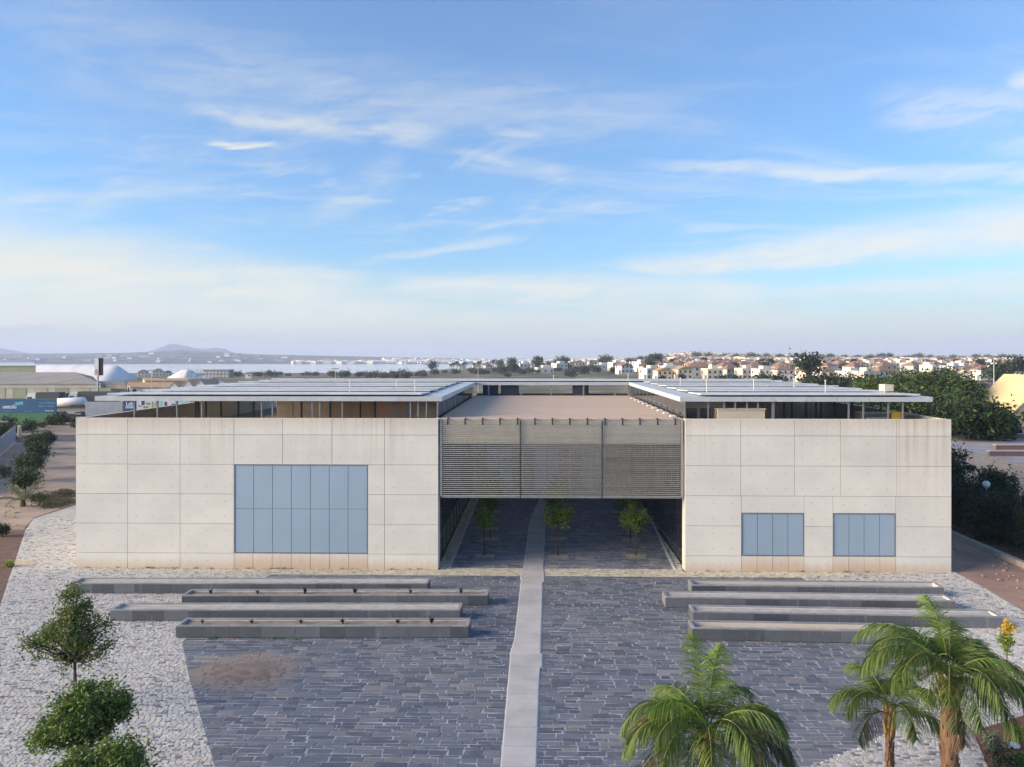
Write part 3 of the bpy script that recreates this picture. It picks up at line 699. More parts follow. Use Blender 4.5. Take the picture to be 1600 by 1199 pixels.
def roofsheets(a, b, t0, t1, nt_, ns, gapcols=()):
    dt = (t1 - t0) / nt_; ds = (b - a) / ns
    for j in range(nt_):
        for i in range(ns):
            if (i, j) in gapcols: continue
            mb = MB(); x0, x1 = a + i * ds + .012, a + (i + 1) * ds - .012; y0, y1 = t0 + j * dt, t0 + (j + 1) * dt - .30
            za, zb_ = ZC1 + .085 + .03 * (j % 2), ZC1 + .02
            mb.hexa([B(x0, y0, za), B(x1, y0, za), B(x1, y1, zb_), B(x0, y1, zb_), B(x0, y0, za + .08), B(x1, y0, za + .08), B(x1, y1, zb_ + .06), B(x0, y1, zb_ + .06)]); mb.build('roof_sheet', M['roof_sheet'], can)
roofsheets(CA + .5, SI1 - 1.3, CT0 + .45, 26., 6, 6); roofsheets(SI2 + 1.3, CB - .5, CT0 + .45, 26., 6, 5); roofsheets(CA + .5, CB - .5, 27., TD - .3, 2, 14)
def stub(s, t, h, r=.028):
    x, y, z = B(s, t, ZC1); mb = MB(); mb.tube([(x, y, z - .02), (x, y, z + h)], r, 8); mb.tube([(x, y, z + h + .004), (x, y, z + h + .08)], r * 1.8, 8); mb.build('vent_pipe', M['pipe'], bld)
for px, t, h in ((549, 4.2, .75), (650, 4.2, .75), (621, 10., .6), (1100, 4.2, .85), (1172, 7., .8), (1281, 5., .8), (1371, 3.5, .6), (1060, 14., .7), (1234, 12., .7), (865, 28., .5), (980, 28., .7)):
    Y = BLy + t; s, t_ = toST(X_(px, Y), Y); stub(s, t, h)
Yb = BLy + 3.6; s0, t0 = toST(X_(1381, Yb), Yb); mb = MB(); mb.box(s0, s0 + .62, t0, t0 + .7, ZC1 + .17, ZC1 + .60, 0, B); mb.box(s0 + .40, s0 + .55, t0 - .004, t0, ZC1 + .32, ZC1 + .5, 1, B); mb.build('vent_box', [M['cream_render'], M['dark_joint']], bld)
# thin columns under the canopy, behind the parapet
def column(s, t, z0=ZF, r=.05, m='steel'):
    x, y, z = B(s, t, z0); mb = MB(); mb.box(x - r, x + r, y - r, y + r, z0, ZC0 + .01); mb.build('column', M[m], bld)
for px in (211, 247, 278, 317, 411, 428, 490, 502, 537, 643, 655, 668, 1102, 1126, 1143, 1161, 1178, 1200, 1316, 1338, 1202, 1376, 1398):
    t = 1.2; s = toST(X_(px, BLy + t), BLy + t)[0]; column(s, t, ZF, .042, 'steel')
for px in (307, 311, 323, 347, 374, 398, 473, 518, 565, 588, 1218, 1230, 1252, 1267, 1274, 1296, 1321, 1365):
    t = 4.6; s = toST(X_(px, BLy + t), BLy + t)[0]; column(s, t, ZF, .05, 'dark_steel')
# rooms standing back on the terraces
def room(a, b, t0, t1, z1, m, nwin=0, gl='grey_glass'):
    mb = MB(); mb.box(a, b, t0, t1, ZF + .002, z1, 0, B); w = mb.build('terrace_room', M[m], bld)
    for i in range(nwin):
        x0 = a + (b - a) * (i + .12) / nwin; x1 = a + (b - a) * (i + .88) / nwin
        mb = MB(); mb.box(x0, x1, t0 - .03, t0 - .002, ZF + .25, z1 - .5, 0, B); mb.build('window_pane', M[gl], w)
room(s_at(300) * 0 + 6.8, 12.6, 15., 21., ZC0, 'terrace_wall', 4, 'terrace_wall')
room(12.7, 17.2, 9., 20., ZC0, 'terrace_wall', 3, 'terrace_rose')
room(17.3, S1 - .5, 6., 22., ZC0, 'terrace_rose', 4, 'terrace_wall')
room(S2 + .5, S2 + 3.0, 2.6, 14., ZC0, 'terrace_wall', 3)
room(S2 + 3.1, S2 + 8.5, 7.5, 18., ZC0, 'terrace_rose', 4, 'terrace_wall')
room(WID - 6.4, WID - 1.2, 19., 26., ZC0, 'terrace_rose')
sk = MB(); a, b = s_at(1118) + .4, s_at(1204); sk.box(a, b, 1.1, 2.4, ZF + .002, 9.30, 0, B); sky_l = sk.build('skylight_box', M['cream_render'], bld)
mb = MB(); mb.box(a - .06, b + .06, 1.04, 2.46, 9.301, 9.36, 0, B); mb.build('lid', M['terrace_wall'], sky_l)
for a, b, t in ((755, 779, 26.6), (783, 811, 26.6), (894, 919, 26.6)):
    a, b = toST(X_(a, BLy + t), BLy + t)[0], toST(X_(b, BLy + t), BLy + t)[0]
    mb = MB(); mb.box(a, b, t, t + .2, 8.21, ZC0 - .02, 0, B); mb.build('dark_panel', M['container'], bld)
for px in (764, 815, 861, 911, 960, 981):
    t = 26.4; column(toST(X_(px, BLy + t), BLy + t)[0], t, 8.1, .07)
mb = MB(); mb.box(S1 + .1, S2 - .1, 27.32, 27.5, 8.21, 8.95, 0, B); mb.build('railing_panel', M['tarp'], bld)
# stored things on the right terrace
def tst(px, t): Y = BLy + t; return toST(X_(px, Y), Y)[0]
a, b = tst(1338, 2.0), tst(1378, 2.0); mb = MB(); mb.box(a, b, 1.9, 3.2, ZF + .002, 9.02, 0, B)
o = thing('plant_unit', 'dark grey air handling box standing on the right roof terrace', 'air handler', B((a + b) / 2, 2.5, ZF)); mb.build('casing', M['tarp'], o)
mb = MB()
for k in range(6): mb.box(a + .15, b - .15, 1.86, 1.897, 7.5 + k * .24, 7.6 + k * .24, 0, B)
mb.build('grille', M['steel'], o); mb = MB(); mb.box(a - .03, b + .03, 1.87, 3.23, 9.022, 9.07, 0, B); mb.build('lid', M['steel'], o)
a, b = tst(1378, 2.2), tst(1392, 2.2); mb = MB()
P = [B(a, 1.9, 0)[:2], B(b, 1.9, 0)[:2], B(b, 2.6, 0)[:2], B(a, 2.6, 0)[:2]]
mb.prism(P, 8.62, 9.12); o = thing('tool_box', 'yellow box with dark base beside the air handling box on the right terrace', 'box', B((a + b) / 2, 2.2, ZF)); mb.build('lid', M['ochre'], o)
mb = MB(); mb.prism(P, ZF + .002, 8.616); mb.build('base', M['black_paint'], o)

# ------------------------------------------------------------------ planters
rd = random.Random(8)
PL = [(109, 911.6, 668, 911.7, 'back long grey planter left of the path with bare gravel', 'gravel_top', 0), (284, 930.6, 762, 929.7, 'left planter with small tufts reaching nearest the path', 'dry_soil', 6),
      (172, 953, 719, 953, 'left planter with pale gravel between the two tufted planters', 'gravel_top', 0), (275, 978, 732, 978, 'front left planter with tufts in dry soil beside the sandy stain', 'dry_soil', 6),
      (1081, 914.3, 1475, 918, 'back planter right of the path with a hollow brown bed', 'dry_soil', 0), (1040, 933, 1493, 939, 'right planter whose left end reaches nearest the path', 'gravel_top', 0),
      (1083, 956, 1567, 964, 'right planter running out behind the palm fronds to the setts', 'gravel_top', 0), (1082, 981.3, 1412, 987, 'front right planter filled with reddish dry soil', 'pit_soil', 0)]
PH = .55
tufts = []
for (xa, ya, xb, yb, lab, fill, nt_) in PL:
    p = toST(*G_(xa, ya, PH)); q = toST(*G_(xb, yb, PH)); D = 1.02; sk_ = (q[1] - p[1]) / (q[0] - p[0])
    def Pm(s, t, z, p=p, sk_=sk_): return B(p[0] + s, p[1] + s * sk_ + t, z)
    L = q[0] - p[0]
    o = thing('stone_planter', lab, 'planter', Pm(L / 2, 0, .024), 'long stone planters in front of the building')
    mb = MB(); z0, w = .024, .13
    for (a, b, c, e) in ((.02, L - .02, .02, w), (.02, L - .02, D - w, D - .02), (.02, w, w, D - w), (L - w, L - .02, w, D - w)): mb.box(a, b, c, e, z0, PH - .045, 0, Pm)
    mb.build('core', M['dark_joint'], o)
    x = 0.
    while x < L - .01:
        l = rd.uniform(1.0, 1.9); e = min(x + l, L)
        if L - e < .6: e = L
        mb = MB(); mb.box(x + .004, e - .004, -.012 + rd.uniform(0, .006), .018, z0 + .01, PH - .047, 0, Pm); mb.build('stone_slab', M['planter_stone'], o)
        mb = MB(); mb.box(x + .004, e - .004, D - .018, D + .012, z0 + .01, PH - .047, 0, Pm); mb.build('stone_slab', M['planter_stone'], o)
        mb = MB(); mb.box(x + .003, e - .003, -.018, w, PH - .044, PH, 0, Pm); mb.build('coping', M['planter_rim'], o)
        mb = MB(); mb.box(x + .003, e - .003, D - w, D + .018, PH - .044, PH, 0, Pm); mb.build('coping', M['planter_rim'], o)
        x = e
    for a, b in ((-.012, .018), (L - .018, L + .012)):
        mb = MB(); mb.box(a, b, .022, D - .022, z0 + .01, PH - .047, 0, Pm); mb.build('stone_slab', M['planter_stone'], o)
    for a, b in ((-.016, w), (L - w, L + .016)):
        mb = MB(); mb.box(a, b, w + .003, D - w - .003, PH - .044, PH, 0, Pm); mb.build('coping', M['planter_rim'], o)
    mb = MB(); nx = int(L / .35); rs = np.random.RandomState(int(xa)); zs = PH - .10 + rs.normal(0, .012, (nx + 1, 4)) - (.12 if xa in (1081, 1082) else 0)
    Vv = [Pm(w + .002 + (L - 2 * w - .004) * i / nx, w + .002 + (D - 2 * w - .004) * j / 3, zs[i, j]) for i in range(nx + 1) for j in range(4)]
    mb.add(Vv, [(4 * i + j, 4 * i + 4 + j, 4 * i + 5 + j, 4 * i + 1 + j) for i in range(nx) for j in range(3)]); mb.build('soil', M[fill], o, smooth=True)
    for k in range(nt_): tufts.append((Pm(1.0 + (L - 2.4) * k / (nt_ - 1) + rd.uniform(-.3, .3), D * .55, PH - .11), ('leftmost', 'second', 'third', 'fourth', 'fifth', 'rightmost')[k] + ' small dark tuft from the left in the ' + ('planter reaching nearest the path' if 'reaching' in lab else 'front left planter')))
rs = np.random.RandomState(3); tf = None
for (loc, lab) in tufts:
    l2 = lab
    if tf is None:
        mb = MB()
        for k in range(46):
            a = rs.uniform(0, 6.28); h = rs.uniform(.12, .30); r = rs.uniform(.05, .2); wv = .014
            dx_, dy_ = math.cos(a), math.sin(a)
            mb.add([(-dy_ * wv, dx_ * wv, 0), (dy_ * wv, -dx_ * wv, 0), (dx_ * r * .5 + dy_ * wv, dy_ * r * .5 - dx_ * wv, h * .7), (dx_ * r * .5 - dy_ * wv, dy_ * r * .5 + dx_ * wv, h * .7), (dx_ * r, dy_ * r, h)], [(0, 1, 2, 3), (3, 2, 4)])
        tf = mb.build('planter_tuft', M['dark_leaf']); tag(tf, l2, 'plant', 'tufts in the left planters'); tf.location = loc
    else:
        o = tf.copy(); col.objects.link(o); o.location = loc; o['label'] = l2; o.rotation_euler = (0, 0, rd.uniform(0, 6)); s = rd.uniform(.7, 1.3); o.scale = (s, s, s * rd.uniform(.8, 1.2))

# ------------------------------------------------------------------ trees
def crown_points(rs, c, rad_, ncl, per, spread, shell=.45):
    dv = rs.normal(size=(ncl, 3)); dv /= np.linalg.norm(dv, axis=1)[:, None]
    r = rs.uniform(0, 1, ncl) ** shell; cc = np.array(c) + dv * r[:, None] * np.array(rad_)
    cnt = rs.poisson(per, ncl); P = np.repeat(cc, cnt, 0) + rs.normal(size=(cnt.sum(), 3)) * spread * np.repeat(rs.uniform(.6, 1.4, ncl), cnt)[:, None]
    return P, cc
def tree_parts(o, rs, z0, h, th, crowns, leafsize, mats, trunk_r=.06, spread=.2, asp=.5, mix=(1.,), bend=.05, parent_origin=(0, 0, 0), limbs=7):
    tr = MB(); ox, oy = 0., 0.; top = (rs.normal() * bend, rs.normal() * bend, z0 + th)
    tr.tube([(ox, oy, z0), (top[0] * .5, top[1] * .3, z0 + th * .5), top], [trunk_r, trunk_r * .8, trunk_r * .65], 8)
    cm = MB()
    for (c, rad_, ncl, per) in crowns:
        P, cc = crown_points(rs, c, rad_, int(ncl * .5), per * 1.9, spread * .85, .36) if leafsize == .06 else crown_points(rs, c, rad_, ncl, per, spread)
        sel = rs.choice(len(mix), len(P), p=np.array(mix) / sum(mix)); 
        for m in range(len(mix)):
            if (sel == m).any(): cm.leaves(P[sel == m], leafsize, rs, m, asp=asp)
        for q in cc[rs.choice(len(cc), min(limbs, len(cc)), replace=False)]:
            mid = (np.array(top) + q) / 2 + rs.normal(size=3) * .05 * h * .3; tr.tube([top, mid, q], [trunk_r * .5, trunk_r * .3, trunk_r * .12], 5)
    tr.build('trunk', M['bark'], o, origin=parent_origin, smooth=True); cm.build('crown', [M[m] for m in mats], o, origin=parent_origin)
# three citrus trees at lower left
def near_tree(px, by, label, seed, crowns, h, th, mats, mix, ls=.06, spread=.16, tr=.075, cat='tree', name='citrus_tree', group=None):
    X, Y = G_(px, by); o = thing(name, label, cat, (X, Y, .0), group)
    tree_parts(o, np.random.RandomState(seed), 0., h, th, crowns, ls, mats, tr, spread, mix=mix, limbs=14); return o
near_tree(118, 1106, 'tall citrus tree with thinning yellowed leaves and a bare trunk, on the pale setts', 31,
          [((.05, 0, 3.75), (.52, .5, .55), 34, 46), ((.0, 0, 2.75), (1.1, .95, .62), 90, 42), ((-1.15, 0, 2.25), (.62, .6, .42), 30, 34), ((.75, .1, 2.35), (.78, .7, .55), 40, 22), ((-.1, 0, 1.75), (.9, .7, .35), 24, 18)], 4.3, 1.7, ('citrus_leaf', 'citrus_yellow'), (.82, .18))
near_tree(132, 1255, 'dense green citrus tree below the tall thin one at the lower left', 32,
          [((.15, 0, 2.65), (1.0, .95, .55), 110, 52), ((-.75, 0, 2.0), (.55, .6, .35), 40, 48), ((.85, .1, 2.6), (.42, .45, .38), 30, 44), ((-.25, .2, 2.95), (.35, .4, .25), 18, 40), ((.35, 0, 1.85), (.4, .5, .25), 18, 36), ((-1.15, 0, 1.75), (.3, .3, .2), 12, 34)], 3.1, 1.5, ('citrus_leaf', 'young_leaf', 'citrus_yellow'), (.75, .22, .03))
near_tree(165, 1330, 'lowest citrus tree, cut by the bottom edge at lower left', 33,
          [((.35, 0, 2.35), (.62, .7, .36), 60, 46), ((-.55, 0, 2.2), (.5, .6, .3), 40, 40), ((0, 0, 1.9), (1.0, .8, .4), 60, 46)], 2.7, 1.3, ('citrus_leaf', 'young_leaf'), (.8, .2))
# courtyard trees
ct = [(757, 868, 'slim young tree with light leaves in the front left courtyard pit', .78, 2.35, .7, 'y'), (766, 842, 'dark tree behind the slim light one at courtyard left', .75, 2.7, .7, 'm'),
      (872, 868, 'front tree of the middle pair, right of the concrete path', 1.25, 2.5, .75, 'm'), (872, 842, 'dark broad tree behind the front one, right of the path', 1.15, 2.8, .75, 'm'),
      (993, 868, 'round bright tree in the front right courtyard pit', 1.0, 2.35, .85, 'y'), (985, 842, 'dark tree behind the round bright one at courtyard right', 1.1, 2.65, .75, 'm')]
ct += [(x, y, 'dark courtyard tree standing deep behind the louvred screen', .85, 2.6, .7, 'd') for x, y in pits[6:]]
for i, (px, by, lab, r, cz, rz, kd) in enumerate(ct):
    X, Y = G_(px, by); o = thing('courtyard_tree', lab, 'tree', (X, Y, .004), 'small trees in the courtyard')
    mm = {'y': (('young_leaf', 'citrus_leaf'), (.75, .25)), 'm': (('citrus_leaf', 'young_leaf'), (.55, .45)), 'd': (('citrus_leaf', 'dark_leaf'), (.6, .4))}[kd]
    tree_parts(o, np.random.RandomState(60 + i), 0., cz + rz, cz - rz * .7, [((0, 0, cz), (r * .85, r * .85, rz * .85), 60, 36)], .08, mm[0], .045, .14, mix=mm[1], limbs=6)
    for k in (0, 1):
        if i < 6:
            b_ = MB(); b_.ball((X - .42 + .05 * k, Y - .1, .05 + .0 * k), .09 - .03 * k); bo = None
# small yellow-tipped tree in its pit at right
X, Y = G_(1573, 1047); o = thing('young_tree', 'small tree with a bright yellow tip beside the right palms', 'tree', (X, Y, .03)); rs = np.random.RandomState(71)
tree_parts(o, rs, 0., 2., .75, [((0, 0, 1.25), (.24, .24, .26), 22, 30), ((.0, 0, .85), (.2, .2, .16), 9, 16)], .06, ('citrus_leaf', 'young_leaf'), .03, .08, mix=(.4, .6))
cm = MB(); P, _ = crown_points(rs, (.02, 0, 1.68), (.15, .15, .25), 16, 26, .09); cm.leaves(P, .055, rs); cm.build('yellow_foliage', M['yellow_leaf'], o, origin=(0, 0, 0))

# ------------------------------------------------------------------ queen palms
def frond(mbs, base, azi, e0, L, droop, rs, lf=.74, n=62, plum=.5, stalk=.16):
    st_, lv = mbs; N = 16; p = Vector(base); pts, tan = [p.copy()], []
    for i in range(N):
        t = (i + .5) / N; e = e0 - droop * t ** 1.35; dvec = Vector((math.cos(azi) * math.cos(e), math.sin(azi) * math.cos(e), math.sin(e)))
        tan.append(dvec); p = p + dvec * (L / N); pts.append(p.copy())
    tan.append(tan[-1]); st_.tube(pts, [.024 * (1 - .85 * i / N) + .002 for i in range(N + 1)], 5)
    side = Vector((-math.sin(azi), math.cos(azi), 0)); V, Fc = [], []
    for i in range(n):
        t = stalk + (1 - stalk) * (i + .5) / n; q = t * N; a = min(int(q), N - 1); fr = q - a
        c = pts[a].lerp(pts[a + 1], fr); tg = tan[a]; up = side.cross(tg) * -1
        if up.z < 0: up = -up
        ll = lf * (math.sin(math.pi * min(1, (t * .86 + .12))) ** .55) * rs.uniform(.75, 1.2)
        for sg in (-1, 1):
            if rs.uniform() < .07: continue
            rot = rs.uniform(-plum, plum)
            dv = (side * sg * math.cos(rot) + up * (math.sin(rot) + .12) + tg * (.55 + .5 * t)).normalized()
            pos = c.copy(); wv = tg.cross(dv).normalized() * 0 + tg * .5 + up * .5; wv = (wv - dv * wv.dot(dv)).normalized()
            k0 = len(V); ws = (.009, .0135, .0105, .003); g_ = rs.uniform(.35, 1.15)
            for s_ in range(4):
                V += [pos - wv * ws[s_], pos + wv * ws[s_]]
                dv = (dv + Vector((0, 0, -g_ * (.35 + .4 * s_)))).normalized(); pos = pos + dv * (ll / 3)
            Fc += [(k0 + 2 * s_, k0 + 2 * s_ + 1, k0 + 2 * s_ + 3, k0 + 2 * s_ + 2) for s_ in range(3)]
    lv.add(np.array([tuple(v) for v in V]), np.array(Fc), 1)
def add_frond(o, base, azi, e0, L, droop, rs, m='palm_leaf', **kw):
    mb = MB(); frond((mb, mb), base, R(azi), R(e0), L, R(droop), rs, **kw); return mb.build('frond', [M['palm_stalk'], M[m]], o, origin=(0, 0, 0))
def palm(label, X, Y, hubz, trunk, fr, seed, group='palms in the foreground'):
    o = thing('palm_tree', label, 'palm', (X, Y, .0), group); rs = np.random.RandomState(seed); mb = MB()
    n = 14; r = trunk
    mb.tube([(math.sin(i * .5) * .03, 0, (hubz - .35) * i / n) for i in range(n + 1)], [r * (1.15 if i == 0 else 1.0 + .06 * (i % 2)) * (1 - .25 * i / n) for i in range(n + 1)], 12); mb.build('trunk', M['palm_trunk'], o, origin=(0, 0, 0), smooth=True)
    mb = MB(); mb.tube([(0, 0, hubz - .36), (0, 0, hubz - .1), (0, 0, hubz + .25)], [r * .82, r * .62, r * .25], 10)
    for k in range(16):
        a = k * 2.4; z = hubz - .75 + .045 * k
        mb.tube([(math.cos(a) * r * .8, math.sin(a) * r * .8, z), (math.cos(a) * r * 1.25, math.sin(a) * r * 1.25, z + .28), (math.cos(a) * r * 1.5, math.sin(a) * r * 1.5, z + .5)], [.06, .045, .01], 5)
    for k in range(46):                     # old leaf bases left up the trunk
        a = k * 2.4 + rs.uniform(-.3, .3); z = hubz * (.25 + .5 * k / 46); q = r * rs.uniform(.86, .98)
        mb.tube([(math.cos(a) * q * .9, math.sin(a) * q * .9, z), (math.cos(a) * q * 1.15, math.sin(a) * q * 1.15, z + rs.uniform(.1, .25))], [.035, .008], 4, 1)
    mb.build('crownshaft', [M['palm_sheath'], M['palm_trunk']], o, origin=(0, 0, 0), smooth=True)
    for f_ in fr:
        azi, e0, L, dr = f_[:4]; m = f_[4] if len(f_) > 4 else 'palm_leaf'
        b = (math.cos(R(azi)) * .08, math.sin(R(azi)) * .08, hubz + (.1 if e0 > 40 else -.05))
        add_frond(o, b, azi, e0, L, dr, rs, m, n=int(52 + L * 19))
    return o
Y = 19.2
palm('bushy palm with a bright upright frond, in front of the slate paving at bottom centre', X_(1103, Y), Y, Z_(1152, Y), .15,
     [(100, 86, 2.35, 35, 'palm_bright'), (200, 78, 2.1, 120, 'palm_bright'), (60, 80, 2.3, 60, 'palm_bright'), (172, 58, 2.7, 150), (186, 42, 2.5, 130), (8, 55, 2.6, 140), (-8, 38, 2.5, 120, 'palm_old'), (-70, 62, 2.5, 140), (-100, 50, 2.3, 130), (225, 45, 2.3, 120),
      (150, 35, 2.4, 110, 'palm_old'), (30, 40, 2.4, 120, 'palm_old'), (-45, 35, 2.4, 120, 'palm_old'), (205, 20, 2.4, 90, 'palm_old'), (-125, 15, 2.1, 90, 'palm_old'), (90, 40, 2.2, 120), (120, 60, 2.2, 120), (-25, 62, 2.3, 120), (-60, 30, 2.2, 100), (-115, 35, 2.3, 110), (-85, 20, 2.1, 90), (165, 25, 2.4, 105), (0, 20, 2.4, 95, 'palm_old'), (40, 62, 2.2, 110), (215, 60, 2.2, 130)], 5)
Y = 20.6
palm('tallest shaggy palm of the right clump, with a brown fibrous trunk', X_(1484, Y), Y, Z_(1062, Y), .24,
     [(140, 66, 3.0, 132), (60, 72, 2.7, 135), (35, 62, 2.4, 140), (20, 58, 2.1, 140), (95, 86, 2.2, 60, 'palm_bright'), (176, 58, 2.9, 138), (195, 50, 2.3, 130), (-100, 40, 2.4, 118), (-70, 22, 2.2, 95), (0, 8, 2.7, 45), (-18, 18, 2.5, 70, 'palm_old'), (225, 46, 2.3, 128), (150, 46, 2.2, 125), (245, 28, 2.1, 110, 'palm_old'), (-45, 45, 2.2, 130), (75, 50, 2.2, 120), (110, 62, 2.5, 125), (48, 52, 2.5, 130), (165, 68, 2.6, 140), (20, 44, 1.9, 120), (-120, 55, 2.2, 135), (205, 66, 2.4, 140), (-80, 52, 2.2, 130), (-30, 60, 2.2, 135), (-88, -50, 1.5, 40, 'palm_dead')], 7)
Y = 22.2
palm('shorter palm with a thin brown trunk at the left of the right clump', X_(1390, Y), Y, Z_(1112, Y), .115,
     [(165, 50, 1.9, 130), (200, 62, 2.0, 140), (-90, 48, 1.8, 130), (40, 66, 2.0, 110), (20, 50, 1.9, 120), (110, 70, 1.9, 110), (215, 30, 1.8, 100, 'palm_old'), (-40, 40, 1.7, 120), (80, 45, 1.8, 120)], 9)
# shrubs and rubbish on the mulch
def shrub(px, by, w, h, label, m, seed, z=.03, name='shrub', grp=None, ls=.05, zt=None, n=26):
    X, Y = G_(px, by); o = thing(name, label, 'shrub', (X, Y, z), grp); rs = np.random.RandomState(seed); mb = MB()
    P, cc = crown_points(rs, (0, 0, h * .5), (w * .42, w * .42, h * .36), n, 26, w * .09); P[:, 2] = np.maximum(P[:, 2], .02)
    mb.leaves(P, ls, rs); mb.build('foliage', M[m], o, origin=(0, 0, 0)); mb = MB()
    for q in cc[:7]: mb.tube([(0, 0, 0), tuple(q)], [.02, .008], 5)
    mb.build('stem', M['bark'], o, origin=(0, 0, 0)); return o
shrub(1552, 1172, .8, .55, 'grey green shrub on the dark mulch, right of the palm trunk', 'cycad_leaf', 1)
shrub(1563, 1200, .9, .6, 'dark shrub at the bottom edge of the mulch bed', 'dark_leaf', 2)
shrub(1594, 1160, .6, .6, 'yellowish green shrub on the mulch at the right edge', 'young_leaf', 3)
shrub(1590, 1200, .5, .5, 'pale green sprig in the lowest right corner of the mulch', 'bright_leaf', 4)
X, Y = G_(1585, 1170); mb = MB(); mb.ball((0, 0, .07), .17, 0, 9, 6, .07); me = mb.build('plastic_bag', M['bag']); me.location = (X, Y, .03); tag(me, 'crumpled white plastic bag lying on the mulch', 'bag')
for v in me.data.vertices: v.co += Vector([random.Random(v.index).uniform(-.03, .03) for _ in range(3)])
# left-hand yard plants
yard = [(73, 702, 1.25, 2.4, 'farthest bushy tree in the dirt yard row on the left'), (52, 710, 1.45, 2.7, 'second farthest bushy tree in the left yard row'), (59, 732, 1.5, 2.9, 'middle bushy tree in the left yard row'), (44, 752, 1.55, 2.9, 'dark bushy tree above the palm in the left yard'), (40, 776, 1.35, 2.7, 'bushy tree just behind the pale palm in the left yard')]
for i, (px, by, r, h, lab) in enumerate(yard):
    X, Y = G_(px, by); o = thing('bushy_tree', lab, 'tree', (X, Y, -.02), 'bushy trees in the left yard')
    tree_parts(o, np.random.RandomState(80 + i), 0., h, h * .35, [((0, 0, h * .62), (r * .85, r * .8, h * .33), 60, 42)], .12, ('carob_leaf', 'dark_leaf'), .07, .22, mix=(.7, .3), limbs=5)
X, Y = G_(36, 791); o = thing('fan_palm', 'low spreading palm with pale dusty fronds in the left yard', 'palm', (X, Y, -.02)); rs = np.random.RandomState(4)
mb = MB(); mb.tube([(0, 0, 0), (0, 0, .5)], [.24, .18], 9); mb.build('trunk', M['bark'], o, origin=(0, 0, 0))
for k in range(18): add_frond(o, (0, 0, .45), k * 137.5, 20 + (k * 31) % 60, 1.9 + .4 * (k % 3), 50, rs, 'cycad_leaf' if k % 3 else 'palm_old', lf=.42, n=34, plum=.35)
shrub(62, 790, 1.6, 1.3, 'round shrub touching the pale palm in the left yard', 'carob_leaf', 12, -.02, ls=.09)
shrub(6, 746, 2.2, 1.3, 'low shrub by the metal fence at the left edge', 'carob_leaf', 13, -.02, ls=.1)
shrub(4, 838, 1.1, 1.0, 'dense round shrub on the dark soil at the left edge', 'dark_leaf', 14, -.008, ls=.06, n=60)
shrub(14, 886, .6, .4, 'small green plant on the sandy spill at the left edge', 'young_leaf', 15, -.008)
shrub(22, 690, 2.4, 1.0, 'dark weed clump at the far end of the metal fence', 'dark_leaf', 16, -.02, ls=.1)
rs = np.random.RandomState(6); mb = MB()
for k in range(420):
    px, by = rs.uniform(64, 117), rs.uniform(760, 794)
    if by < 770 + abs(px - 100) * .3 - 6 or by > 808 - (px - 52) * .34: continue
    X, Y = G_(px, by); mb.leaves(np.array([X, Y, .05]) + rs.normal(size=(14, 3)) * [.2, .3, .03], .07, rs)
mb.build('weeds', M['scrub_leaf'], kind='stuff')
# metal fence at the left edge
fa, fb = G_(24, 690), G_(-70, 775); L = math.hypot(fb[0] - fa[0], fb[1] - fa[1]); n = int(L / 2.2)
o = thing('metal_fence', 'grey corrugated metal fence along the left edge of the dirt yard', 'fence', (*fa, -.02))
for i in range(n):
    p = [fa[k] + (fb[k] - fa[k]) * i / n for k in (0, 1)]; q = [fa[k] + (fb[k] - fa[k]) * (i + 1) / n for k in (0, 1)]
    mb = MB(); m_ = 10
    for j in range(m_):
        u0, u1 = (j + .02) / m_, (j + .98) / m_; off = .04 if j % 2 else 0
        a = (p[0] + (q[0] - p[0]) * u0, p[1] + (q[1] - p[1]) * u0 + off); b = (p[0] + (q[0] - p[0]) * u1, p[1] + (q[1] - p[1]) * u1 + off)
        mb.prism([a, (a[0] + .03, a[1] + .03), (b[0] + .03, b[1] + .03), b][::-1], .02, 2.2)
    mb.build('fence_panel', M['fence_grey'], o)
    mb = MB(); mb.tube([(p[0], p[1] - .06, -.02), (p[0], p[1] - .06, 2.3)], .05, 8); mb.build('post', M['steel'], o)
mb = MB(); mb.box(*sorted((G_(26, 690)[0], G_(30, 690)[0])), 112.2, 112.6, -.02, 2.3); o2 = mb.build('gate_post', M['cream_render']); tag(o2, 'pale gate post at the far end of the metal fence', 'gate post')

# ------------------------------------------------------------------ right side: hedge, kerb, wall, terraces
def axisX(xr, Y): return xr + park(Y)
mb = MB(); xr = 28.65; o = thing('stone_kerb', 'low stone kerb between the pink dirt and the hedge', 'kerb', (axisX(xr, 44), 44, -.02))
ys = np.arange(30, 92, 1.6)
for a, b in zip(ys, ys[1:]):
    mb = MB(); mb.hexa([(axisX(xr, a) - .0, a + .01, -.02), (axisX(xr, a) + .42, a + .01, -.02), (axisX(xr, b) + .42, b - .01, -.02), (axisX(xr, b), b - .01, -.02), (axisX(xr, a) + .03, a + .02, .30), (axisX(xr, a) + .39, a + .02, .30), (axisX(xr, b) + .39, b - .02, .30), (axisX(xr, b) + .03, b - .02, .30)])
    mb.build('kerb_stone', M['kerb'], o)
mb = MB(); mb.prism([(axisX(29.1, 30), 30), (axisX(39.6, 30), 30), (axisX(39.6, 92), 92), (axisX(29.1, 92), 92)], -.03, .05); mb.build('hedge_bed', M['bed_soil'], kind='structure')
